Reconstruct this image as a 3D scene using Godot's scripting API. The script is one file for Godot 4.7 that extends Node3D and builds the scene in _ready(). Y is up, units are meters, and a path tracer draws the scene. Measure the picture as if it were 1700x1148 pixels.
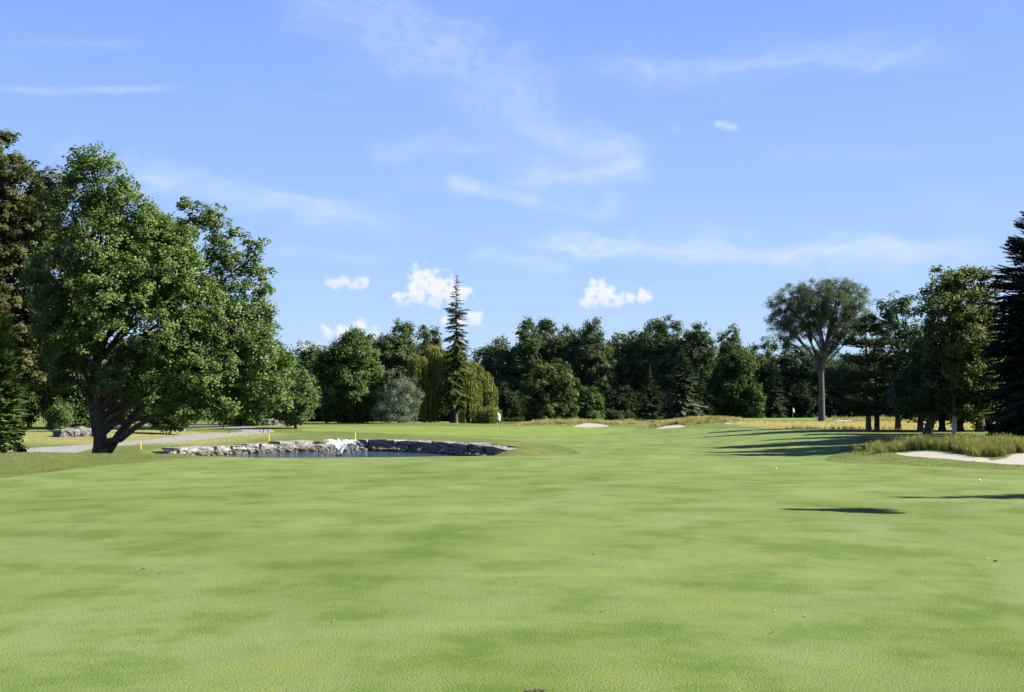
extends Node3D

const EYE := 1.6
const FOCAL := 1823.0          # photograph pixels; the picture is 1700 x 1148
const WATER := -0.65
const SUN_UP := 37.0
const EXPOSURE := 4.0

# ---- clouds, in degrees right of the view direction and above the horizon ----
const STREAKS := [
	[1.73, 0.30, [[-13.28, 22.27], [-9.24, 20.73], [-6.07, 19.72], [-3.20, 18.48], [-0.64, 17.33], [0.96, 15.68], [2.07, 14.77]]],
	[2.20, 0.13, [[-4.80, 19.32], [-1.60, 16.73], [0.96, 13.41], [0.32, 11.26]]],
	[0.57, 0.20, [[-7.91, 13.44], [-5.08, 13.82], [-2.23, 13.92], [0.32, 14.08]]],
	[0.82, 0.42, [[-0.96, 15.23], [2.55, 14.46], [5.08, 13.67], [6.34, 13.09], [5.08, 12.51], [1.59, 12.49], [-1.59, 12.18]]],
	[0.35, 0.45, [[-3.65, 12.23], [-1.91, 11.75], [0.32, 11.33], [1.90, 11.07]]],
	[0.69, 0.20, [[0.32, 11.26], [3.49, 10.78], [6.64, 11.04]]],
	[0.57, 0.55, [[0.00, 9.25], [3.16, 8.89], [6.31, 8.67], [9.42, 8.57], [12.46, 8.09], [15.45, 8.11], [18.35, 8.25], [21.43, 7.98], [25.69, 8.09]]],
	[0.82, 0.22, [[6.31, 9.19], [10.34, 8.79], [14.85, 8.04], [19.76, 7.83], [23.85, 7.76]]],
	[0.57, 0.40, [[-20.13, 11.96], [-17.56, 11.78], [-15.20, 11.18], [-12.50, 11.00], [-10.05, 10.49], [-8.19, 10.08], [-4.75, 9.68]]],
	[0.44, 0.18, [[-19.98, 11.48], [-19.43, 12.44], [-18.73, 12.67]]],
	[0.16, 0.32, [[-26.15, 15.29], [-22.71, 15.47], [-19.93, 15.84], [-16.62, 16.27]]],
	[0.25, 0.14, [[-25.44, 17.41], [-22.21, 17.63], [-18.27, 18.20]]],
	[0.63, 0.30, [[3.20, 18.19], [7.32, 17.49], [10.44, 17.41], [13.51, 17.74], [16.51, 17.94], [19.40, 17.52], [23.29, 16.93]]],
	[0.44, 0.28, [[-2.53, 8.40], [0.63, 8.09], [3.48, 7.52]]],
	[0.31, 0.14, [[-12.77, 8.42], [-9.10, 8.21], [-5.99, 8.11]]],
	[0.44, 0.15, [[-23.17, 12.51], [-21.82, 13.11], [-20.71, 13.01]]],
	[0.16, 0.75, [[10.54, 14.84], [11.18, 14.69], [11.88, 14.54]]],
	[0.19, 0.30, [[8.36, 14.60], [8.80, 14.70]]],
	[0.31, 0.10, [[12.54, 13.25], [17.58, 12.81], [21.54, 12.79]]],
]
const PUFFS := [
	[5.73, [[-4.73, 7.13, 0.63], [-3.98, 6.70, 0.75], [-4.98, 6.26, 0.57], [-5.98, 6.15, 0.35], [-3.22, 6.39, 0.63], [-2.46, 6.37, 0.38], [-3.94, 6.14, 0.50]]],
	[5.60, [[4.35, 6.64, 0.41], [4.79, 6.32, 0.63], [3.97, 5.95, 0.38], [5.48, 6.03, 0.41], [6.23, 6.15, 0.28], [6.85, 6.20, 0.44]]],
	[6.62, [[-9.46, 6.87, 0.30], [-9.15, 6.83, 0.28], [-8.80, 6.82, 0.28], [-8.45, 6.82, 0.26], [-8.1, 6.84, 0.26], [-7.67, 6.91, 0.30]]],
	[4.55, [[-1.99, 5.02, 0.41], [-2.58, 4.83, 0.35], [-3.53, 5.01, 0.28]]],
	[3.84, [[-9.52, 4.27, 0.35], [-8.76, 4.34, 0.38], [-7.89, 4.60, 0.38], [-7.21, 4.17, 0.31]]],
	[3.89, [[0.38, 4.18, 0.28], [0.95, 4.02, 0.25]]],
	[3.08, [[-10.74, 3.52, 0.31], [-10.13, 3.40, 0.31]]],
]

var rng := RandomNumberGenerator.new()
var names := {}
var M := {}
var S := {}                     # shared small meshes: leaf sprigs, fronds, tufts
var noise_big := FastNoiseLite.new()
var noise_mid := FastNoiseLite.new()
var noise_fine := FastNoiseLite.new()
var pond_wall := PackedVector2Array()
var pond_near := PackedVector2Array()
var pond_all := PackedVector2Array()
var zone_polys := {}
var path_line := PackedVector2Array()

func _ready():
	setup_view()
	setup_noise()
	setup_sky()
	make_materials()
	make_outlines()
	build_ground()
	build_water()
	make_small_meshes()
	build_wall()
	build_left_trees()
	build_middle_trees()
	build_right_trees()
	build_tree_line()
	build_tall_grass()
	build_rough()
	build_small_things()

# ------------------------------------------------------------------ view and light
func setup_view():
	var cam := Camera3D.new()
	cam.name = "camera"
	add_child(cam)
	cam.position = Vector3(0, EYE, 0)
	cam.rotation = Vector3(atan(116.0 / FOCAL), 0, 0)
	cam.fov = rad_to_deg(2.0 * atan(574.0 / FOCAL))
	cam.near = 0.1
	cam.far = 4000.0
	cam.current = true
	var sun := DirectionalLight3D.new()
	sun.name = "sun"
	add_child(sun)
	sun.light_energy = 1.6
	sun.light_color = Color(1.0, 0.965, 0.90)
	sun.light_angular_distance = 0.5
	sun.shadow_enabled = true
	sun.sky_mode = DirectionalLight3D.SKY_MODE_LIGHT_ONLY
	var up := deg_to_rad(SUN_UP)
	var az := deg_to_rad(2.0)      # the sun stands square to the right, a touch behind the scene
	var to_sun := Vector3(cos(up) * cos(az), sin(up), -cos(up) * sin(az))
	sun.look_at_from_position(to_sun * 100.0, Vector3.ZERO, Vector3.UP)

func setup_noise():
	rng.seed = 4711
	noise_big.seed = 3; noise_big.frequency = 1.0; noise_big.fractal_octaves = 3
	noise_mid.seed = 8; noise_mid.frequency = 1.0; noise_mid.fractal_octaves = 4
	noise_fine.seed = 21; noise_fine.frequency = 1.0; noise_fine.fractal_octaves = 2

func air(az: float, el: float) -> Vector3:
	# clear summer sky, as display values
	var t := clampf(el / 90.0, 0.0, 1.0)
	var low := Vector3(0.83, 0.925, 1.0)
	var mid := Vector3(0.665, 0.815, 1.0)
	var high := Vector3(0.515, 0.67, 1.0)
	var top := Vector3(0.30, 0.46, 0.84)
	var c: Vector3
	if el < 8.0:
		c = low.lerp(mid, clampf(el / 8.0, 0, 1))
	elif el < 21.0:
		c = mid.lerp(high, (el - 8.0) / 13.0)
	else:
		c = high.lerp(top, clampf((el - 21.0) / 60.0, 0, 1))
	# paler towards the sun's side of the sky
	var side := 0.5 + 0.5 * sin(deg_to_rad(az))
	c = c.lerp(Vector3(0.80, 0.90, 1.0), 0.02 + 0.20 * side * (1.0 - t))
	return c

func veil(az: float, el: float) -> float:
	# thin high cirrus, long streaks
	var w := noise_mid.get_noise_2d(az * 0.05 + 40.0, el * 0.11)
	var n := noise_mid.get_noise_2d(az * 0.035 + w * 0.6, el * 0.20 + w * 0.9 + az * 0.012)
	return smoothstep(0.12, 0.65, n) * 0.22 * smoothstep(3.0, 10.0, el) * smoothstep(178.0, 150.0, absf(az))

func setup_sky():
	var w := 4096
	var h := 2048
	var small := Image.create_empty(512, 256, false, Image.FORMAT_RGB8)
	for j in 256:
		var el := 90.0 - (j + 0.5) / 256.0 * 180.0
		for i in 512:
			var az := wrapf((i + 0.5) / 512.0 * 360.0, -180.0, 180.0)
			if el < -3.0:
				small.set_pixel(i, j, Color(0.42, 0.47, 0.36))
				continue
			var c := air(az, maxf(el, 0.0)).lerp(Vector3(0.95, 0.97, 1.0), veil(az, el))
			small.set_pixel(i, j, Color(c.x, c.y, c.z))
	small.resize(w, h, Image.INTERPOLATE_CUBIC)
	# the part with the clouds that have a shape of their own
	var x0 := int((-32.0 + 180.0) / 360.0 * w)
	var x1 := int((32.0 + 180.0) / 360.0 * w)
	var y0 := int((90.0 - 27.0) / 180.0 * h)
	var y1 := int((90.0 + 0.5) / 180.0 * h)
	var ww := x1 - x0
	var hh := y1 - y0
	var thin := PackedFloat32Array(); thin.resize(ww * hh)
	var thick := PackedFloat32Array(); thick.resize(ww * hh)
	var under := PackedFloat32Array(); under.resize(ww * hh)
	var deg := 360.0 / w
	for s in STREAKS:
		var half: float = s[0]
		var pts: Array = s[2]
		for k in pts.size() - 1:
			var a := Vector2(pts[k][0], pts[k][1])
			var b := Vector2(pts[k + 1][0], pts[k + 1][1])
			var reach := half * 2.6
			var ia := clampi(int((minf(a.x, b.x) - reach + 180.0) / deg) - x0, 0, ww)
			var ib := clampi(int((maxf(a.x, b.x) + reach + 180.0) / deg) - x0, 0, ww)
			var ja := clampi(int((90.0 - maxf(a.y, b.y) - reach) / deg) - y0, 0, hh)
			var jb := clampi(int((90.0 - minf(a.y, b.y) + reach) / deg) - y0, 0, hh)
			for j in range(ja, jb):
				var el := 90.0 - (y0 + j + 0.5) * deg
				for i in range(ia, ib):
					var az := (x0 + i + 0.5) * deg - 180.0
					var n1 := noise_mid.get_noise_2d(az * 0.22, el * 0.5)
					var p := Vector2(az, el + n1 * half * 1.0)
					var t := clampf((p - a).dot(b - a) / (b - a).length_squared(), 0, 1)
					var dd := p.distance_to(a.lerp(b, t)) / half
					var along := (k + t) / (pts.size() - 1)
					var v: float = s[1] * exp(-dd * dd * 0.9) * smoothstep(-0.02, 0.14, along) * smoothstep(1.02, 0.80, along)
					var dir := (b - a).normalized()
					var u := p.x * dir.x + p.y * dir.y
					var q := -p.x * dir.y + p.y * dir.x
					v *= 0.8 + 0.65 * noise_mid.get_noise_2d(u * 0.22 + 9.0, q * 1.5 + n1 * 0.5)
					var at_ := j * ww + i
					if v > thin[at_]:
						thin[at_] = v
	for cl in PUFFS:
		var base: float = cl[0]
		var lo := Vector2(99, 99)
		var hi := Vector2(-99, -99)
		for b in cl[1]:
			lo = lo.min(Vector2(b[0] - b[2] * 2.2, b[1] - b[2] * 1.8))
			hi = hi.max(Vector2(b[0] + b[2] * 2.2, b[1] + b[2] * 2.0))
		for j in range(clampi(int((90.0 - hi.y) / deg) - y0, 0, hh), clampi(int((90.0 - lo.y) / deg) - y0, 0, hh)):
			var el := 90.0 - (y0 + j + 0.5) * deg
			for i in range(clampi(int((lo.x + 180.0) / deg) - x0, 0, ww), clampi(int((hi.x + 180.0) / deg) - x0, 0, ww)):
				var az := (x0 + i + 0.5) * deg - 180.0
				var best := -1.0
				for b in cl[1]:
					best = maxf(best, 1.0 - Vector2(az - b[0], el - b[1]).length() / (b[2] * 1.08))
				var n := noise_mid.get_noise_2d(az * 1.5 + 5.0, el * 1.9)
				var n3 := noise_mid.get_noise_2d(az * 4.2 + 31.0, el * 4.8)
				var d := smoothstep(-0.16, 0.42, best + n * 0.85 + n3 * 0.35 - 0.02) * smoothstep(-0.26, 0.12, el - base + n * 0.2)
				var at_ := j * ww + i
				if d > thick[at_]:
					thick[at_] = d
					under[at_] = smoothstep(base + 0.75, base, el) * 0.6 + 0.35 * clampf(-n, 0, 1)
	for j in hh:
		var el := 90.0 - (y0 + j + 0.5) * deg
		for i in ww:
			var at_ := j * ww + i
			var az := (x0 + i + 0.5) * deg - 180.0
			var c := air(az, maxf(el, 0.0))
			c = c.lerp(Vector3(0.95, 0.97, 1.0), maxf(veil(az, el) * 0.35, clampf(thin[at_], 0, 1)))
			var white := Vector3(0.985, 0.99, 1.0).lerp(Vector3(0.84, 0.895, 0.985), clampf(under[at_], 0, 1))
			c = c.lerp(white, thick[at_] * 0.9)
			small.set_pixel((x0 + i + w / 2) % w, y0 + j, Color(c.x, c.y, c.z))
	var sky_mat := PanoramaSkyMaterial.new()
	sky_mat.panorama = ImageTexture.create_from_image(small)
	sky_mat.energy_multiplier = 1.0 / EXPOSURE
	var sky := Sky.new()
	sky.sky_material = sky_mat
	var env := Environment.new()
	env.background_mode = Environment.BG_SKY
	env.sky = sky
	env.tonemap_mode = Environment.TONE_MAPPER_LINEAR
	env.tonemap_exposure = EXPOSURE
	env.sdfgi_enabled = true
	env.ssao_enabled = true
	env.ssil_enabled = true
	var we := WorldEnvironment.new()
	we.name = "world_environment"
	we.environment = env
	add_child(we)

# ------------------------------------------------------------------ where things are
func at(px: float, py: float, away: float) -> Vector3:
	# a point AWAY metres in front of the camera, found from its place in the photograph
	var p := atan(116.0 / FOCAL)
	var dx := px - 850.0
	var dy := 574.0 - py
	var z1 := FOCAL * cos(p) - dy * sin(p)
	var t := away / z1
	return Vector3(dx * t, EYE + (dy * cos(p) + FOCAL * sin(p)) * t, -away)

func gx(px: float, away: float) -> float:
	return (px - 850.0) * away / 1826.7

func ground_at(px: float, away: float) -> Vector3:
	var x := gx(px, away)
	return Vector3(x, height(x, -away), -away)

func seg_dist(p: Vector2, line: PackedVector2Array) -> float:
	var best := 1e9
	for k in line.size() - 1:
		var a := line[k]
		var ab := line[k + 1] - a
		var t := clampf((p - a).dot(ab) / ab.length_squared(), 0.0, 1.0)
		best = minf(best, p.distance_squared_to(a + ab * t))
	return sqrt(best)

func poly_sdf(p: Vector2, poly: PackedVector2Array, box: Rect2) -> float:
	if not box.grow(4.0).has_point(p):
		return 4.0
	var d := 1e9
	var inside := false
	var n := poly.size()
	for k in n:
		var a := poly[k]
		var b := poly[(k + 1) % n]
		var ab := b - a
		var t := clampf((p - a).dot(ab) / ab.length_squared(), 0.0, 1.0)
		d = minf(d, p.distance_squared_to(a + ab * t))
		if (a.y > p.y) != (b.y > p.y) and p.x < (b.x - a.x) * (p.y - a.y) / (b.y - a.y) + a.x:
			inside = not inside
	return -sqrt(d) if inside else sqrt(d)

func rounded(pts: Array, closed: bool, step := 5) -> PackedVector2Array:
	# Catmull-Rom through the points
	var out := PackedVector2Array()
	var n := pts.size()
	for k in (n if closed else n - 1):
		var p0: Vector2 = pts[(k - 1 + n) % n] if closed else pts[maxi(k - 1, 0)]
		var p1: Vector2 = pts[k]
		var p2: Vector2 = pts[(k + 1) % n]
		var p3: Vector2 = pts[(k + 2) % n] if closed else pts[mini(k + 2, n - 1)]
		for s in step:
			out.append(p1.cubic_interpolate(p2, p0, p3, float(s) / step))
	if not closed:
		out.append(pts[n - 1])
	return out

func plan(list: Array) -> Array:
	# [px, metres away] -> Vector2(x, away)
	var out := []
	for q in list:
		out.append(Vector2(gx(q[0], q[1]), q[1]))
	return out

func bounds(poly: PackedVector2Array) -> Rect2:
	var r := Rect2(poly[0], Vector2.ZERO)
	for p in poly:
		r = r.expand(p)
	return r

func make_outlines():
	pond_wall = rounded(plan([[228, 57], [300, 62], [380, 66.5], [460, 70], [530, 72.5], [600, 73], [670, 71], [740, 67.5], [800, 62.5], [840, 58], [862, 55]]), false, 4)
	pond_near = rounded(plan([[862, 55], [820, 52.5], [700, 50.5], [550, 49.5], [400, 50.5], [290, 53], [228, 57]]), false, 4)
	pond_all = pond_wall.duplicate()
	for k in range(1, pond_near.size() - 1):
		pond_all.append(pond_near[k])
	path_line = rounded(plan([[-120, 50], [-30, 53], [60, 57.5], [120, 62], [200, 70], [330, 82], [400, 94], [428, 102], [424, 109], [385, 117], [330, 124], [230, 132]]), false, 4)
	zone_polys = {
		"green": rounded(plan([[500, 108], [600, 98], [720, 92], [850, 87], [950, 89], [1035, 97], [1050, 108], [960, 117], [800, 121], [650, 119], [540, 114]]), true, 4),
		"far_green": rounded(plan([[1215, 150], [1290, 140], [1370, 142], [1400, 152], [1330, 165], [1240, 163]]), true, 4),
		"sand_right": rounded([Vector2(14.6, 41.4), Vector2(14.3, 40.7), Vector2(15.2, 39.7), Vector2(17.5, 38.4), Vector2(20.5, 36.9), Vector2(24, 35.8), Vector2(27.5, 36.0), Vector2(28.5, 38), Vector2(25, 39.6), Vector2(20.5, 40.3), Vector2(18.8, 40.6), Vector2(17.6, 39.5), Vector2(16.9, 39.6), Vector2(16.0, 41.0)], true, 4),
		"sand_middle": rounded(plan([[1088, 102], [1110, 100.5], [1133, 101.5], [1136, 104.5], [1124, 106.4], [1108, 106.4], [1096, 104.5]]), true, 4),
		"sand_back": rounded(plan([[950, 118.3], [980, 116.6], [1006, 117.4], [1010, 119.5], [985, 121.3], [962, 120.4]]), true, 4),
		"sand_small": rounded(plan([[1204, 103.2], [1212, 102.6], [1217, 103.6], [1210, 104.4]]), true, 4),
		"sand_far": rounded(plan([[1384, 132], [1400, 130], [1416, 132], [1412, 136], [1392, 136]]), true, 4),
		"fairway": rounded([Vector2(-16, -26), Vector2(-15.5, 5), Vector2(-14.5, 20), Vector2(-13.5, 29), Vector2(-13.1, 33), Vector2(-12.4, 38), Vector2(-11.6, 43), Vector2(-9, 45.6), Vector2(-4, 46.6), Vector2(1.5, 49), Vector2(3.2, 53), Vector2(3.4, 58), Vector2(1.5, 66), Vector2(-1, 74), Vector2(-4, 82), Vector2(-9, 92), Vector2(-14, 100), Vector2(-18, 108), Vector2(-14, 116), Vector2(-5, 122.5), Vector2(5, 120), Vector2(11, 116), Vector2(13, 108), Vector2(12.6, 102), Vector2(16, 97), Vector2(19, 88), Vector2(21, 75), Vector2(19.5, 62), Vector2(14.5, 48), Vector2(11.4, 40.4), Vector2(12.2, 37.8), Vector2(13.5, 35.6), Vector2(16, 33), Vector2(22, 29), Vector2(30, 25), Vector2(32, 0), Vector2(30, -26)], true, 4),
	}

func bump(x: float, d: float, cx: float, cd: float, sx: float, sd: float) -> float:
	return exp(-(pow((x - cx) / sx, 2.0) + pow((d - cd) / sd, 2.0)))

func height(x: float, z: float) -> float:
	var d := -z
	var h := 0.41 * smoothstep(80, 122, d) + 0.3 * smoothstep(118, 165, d) + 0.9 * smoothstep(190, 420, d)
	var right := smoothstep(8, 21, x)
	h += right * (0.46 * smoothstep(40, 60, d) + 0.12 * smoothstep(55, 80, d))
	# left: a low shoulder in front of the path, a dip along it, a dry knoll behind
	h += 0.10 * exp(-pow((d - 43.0) / 5.0, 2.0)) * smoothstep(-9, -15, x)
	h -= 0.17 * smoothstep(47, 56, d) * smoothstep(-14, -20, x) * (1.0 - smoothstep(95, 130, d))
	h += 0.62 * bump(x, d, -34.0, 87.0, 11.0, 11.0) + 0.5 * smoothstep(-36, -60, x) * smoothstep(70, 90, d)
	h += 0.22 * bump(x, d, -22.0, 122.0, 9.0, 9.0)
	# round the greens
	h += 0.30 * bump(x, d, -9.0, 132.0, 9.0, 5.5)
	h += 0.50 * bump(x, d, 8.0, 122.5, 4.2, 2.6) + 0.25 * bump(x, d, 3.5, 123.0, 3.0, 3.0)
	h += 0.36 * bump(x, d, 18.6, 109.0, 4.0, 3.2) + 0.2 * bump(x, d, 21.0, 106.0, 3.0, 2.5)
		# mound behind the right-hand bunker
	h += 0.34 * smoothstep(38.0, 42.5, d) * (1.0 - smoothstep(46.0, 54.0, d)) * smoothstep(11.5, 16.0, x)
	h -= 0.12 * bump(x, d, 20.0, 38.2, 6.0, 1.2)
	# the long swells of the fairway
	var calm := smoothstep(-40.0, 4.0, d) * (1.0 - 0.9 * bump(x, d, -11.0, 50.0, 16.0, 12.0)) * (1.0 - smoothstep(70.0, 150.0, d) * 0.4)
	h += calm * (0.09 * noise_big.get_noise_2d(x / 26.0, d / 20.0) + 0.030 * noise_big.get_noise_2d(x / 7.0 + 50.0, d / 6.0))
	h += 0.06 * bump(x, d, 6.5, 15.6, 5.0, 1.6) - 0.05 * bump(x, d, 7.0, 18.6, 5.0, 1.6)
	if d > 170.0 or absf(x) > 80.0:
		h += 0.8 * noise_big.get_noise_2d(x / 90.0, d / 90.0) * smoothstep(170, 300, maxf(d, absf(x) + 90.0))
	# the pond
	if d > 40.0 and d < 78.0 and x > -27.0 and x < 9.0:
		var p := Vector2(x, d)
		var dw := seg_dist(p, pond_wall)
		var dn := seg_dist(p, pond_near)
		var inside := Geometry2D.is_point_in_polygon(p, pond_all)
		if inside:
			var from_near := lerpf(h - 0.61 * smoothstep(0.0, 4.0, dw), WATER - 0.7, smoothstep(0.0, 4.0, dn))
			var from_wall := lerpf(h, WATER - 0.7, smoothstep(-0.45, 0.30, dw))
			h = maxf(from_near, from_wall)
		else:
			if dw < 0.45 and dw <= dn:
				h = lerpf(h, WATER - 0.7, smoothstep(0.45, -0.30, dw))
			h -= 0.61 * pow(smoothstep(8.0, 0.0, dn), 1.25) * smoothstep(0.0, 4.0, dw)
	return h

# ------------------------------------------------------------------ bookkeeping
func numbered(called: String) -> String:
	if not names.has(called):
		names[called] = 0
		return called
	names[called] += 1
	return "%s_%03d" % [called, names[called]]

func tag(o: Node3D, label: String, category: String, group := ""):
	o.set_meta("label", label)
	o.set_meta("category", category)
	if group:
		o.set_meta("group", group)

func thing(called: String, label: String, category: String, where: Vector3, group := "") -> Node3D:
	var o := Node3D.new()
	o.name = numbered(called)
	add_child(o)
	o.position = where
	tag(o, label, category, group)
	return o

func part(called: String, mesh: Mesh, mat: Material, parent: Node3D) -> MeshInstance3D:
	var o := MeshInstance3D.new()
	o.name = called
	o.mesh = mesh
	o.material_override = mat
	parent.add_child(o, true)
	return o

func copies(called: String, mesh: Mesh, mat: Material, parent: Node3D, where: Array, tints: PackedColorArray) -> MultiMeshInstance3D:
	var mm := MultiMesh.new()
	mm.transform_format = MultiMesh.TRANSFORM_3D
	mm.use_colors = true
	mm.mesh = mesh
	mm.instance_count = where.size()
	for i in where.size():
		mm.set_instance_transform(i, where[i])
		mm.set_instance_color(i, tints[i])
	var o := MultiMeshInstance3D.new()
	o.name = called
	o.multimesh = mm
	o.material_override = mat
	parent.add_child(o, true)
	return o

func structure(called: String, mesh: Mesh, mat: Material) -> MeshInstance3D:
	var o := MeshInstance3D.new()
	o.name = numbered(called)
	o.mesh = mesh
	o.material_override = mat
	add_child(o)
	o.set_meta("kind", "structure")
	return o

# ------------------------------------------------------------------ materials
func ramp_tex(freq: float, octaves: int, seed_: int, size: int, stops: Array, kind := FastNoiseLite.TYPE_SIMPLEX_SMOOTH, gain := 0.5) -> NoiseTexture2D:
	var n := FastNoiseLite.new()
	n.noise_type = kind
	n.frequency = freq
	n.fractal_octaves = octaves
	n.fractal_gain = gain
	n.seed = seed_
	var g := Gradient.new()
	var offs := PackedFloat32Array()
	var cols := PackedColorArray()
	for s in stops:
		offs.append(s[0])
		cols.append(s[1])
	g.offsets = offs
	g.colors = cols
	var t := NoiseTexture2D.new()
	t.width = size
	t.height = size
	t.seamless = true
	t.noise = n
	t.color_ramp = g
	return t

func lin(r: float, g: float, b: float) -> Color:
	return Color(r, g, b).linear_to_srgb()

func grey(v: float) -> Color:
	return lin(v, v, v)

func grass_mat(called: String, grain: float, rough_scale: float, patch: NoiseTexture2D, patch_size: float, relief: float) -> StandardMaterial3D:
	var m := StandardMaterial3D.new()
	m.resource_name = called
	m.vertex_color_use_as_albedo = true
	m.albedo_texture = ramp_tex(0.055, 5, 5, 2048, [[0.26, grey(1.0 - grain)], [0.5, lin(1.0 - grain * 0.45, 1.0 - grain * 0.42, 1.0 - grain * 0.55)], [0.74, lin(1, 1, 0.9)]], FastNoiseLite.TYPE_SIMPLEX_SMOOTH, 0.85)
	m.uv1_triplanar = true
	m.uv1_world_triplanar = true
	m.uv1_triplanar_sharpness = 8.0
	m.uv1_scale = Vector3.ONE / rough_scale
	m.heightmap_enabled = true
	m.heightmap_texture = m.albedo_texture
	m.heightmap_scale = relief
	m.detail_enabled = true
	m.detail_albedo = patch
	m.detail_blend_mode = BaseMaterial3D.BLEND_MODE_MUL
	m.detail_uv_layer = BaseMaterial3D.DETAIL_UV_2
	m.uv2_triplanar = true
	m.uv2_world_triplanar = true
	m.uv2_triplanar_sharpness = 8.0
	m.uv2_scale = Vector3.ONE / patch_size
	m.roughness = 0.95
	m.metallic_specular = 0.2
	return m

func leaf_mat(called: String, rough: float, back: Color, spec := 0.4) -> StandardMaterial3D:
	var m := StandardMaterial3D.new()
	m.resource_name = called
	m.vertex_color_use_as_albedo = true
	m.roughness = rough
	m.metallic_specular = spec
	m.cull_mode = BaseMaterial3D.CULL_DISABLED
	m.backlight_enabled = true
	m.backlight = back
	return m

func rock_mat(called: String, dark: Color, mid: Color, light: Color, scale: float, relief: float) -> StandardMaterial3D:
	var m := StandardMaterial3D.new()
	m.resource_name = called
	m.albedo_texture = ramp_tex(0.012, 6, 14, 512, [[0.0, dark], [0.42, mid.lerp(dark, 0.35)], [0.6, mid], [1.0, light]])
	m.heightmap_enabled = true
	m.heightmap_texture = m.albedo_texture
	m.heightmap_scale = relief
	m.uv1_triplanar = true
	m.uv1_world_triplanar = true
	m.uv1_scale = Vector3.ONE / scale
	m.roughness = 0.92
	m.metallic_specular = 0.3
	return m

func flat_mat(called: String, c: Color, rough := 0.8) -> StandardMaterial3D:
	var m := StandardMaterial3D.new()
	m.resource_name = called
	m.albedo_color = c
	m.roughness = rough
	return m

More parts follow.
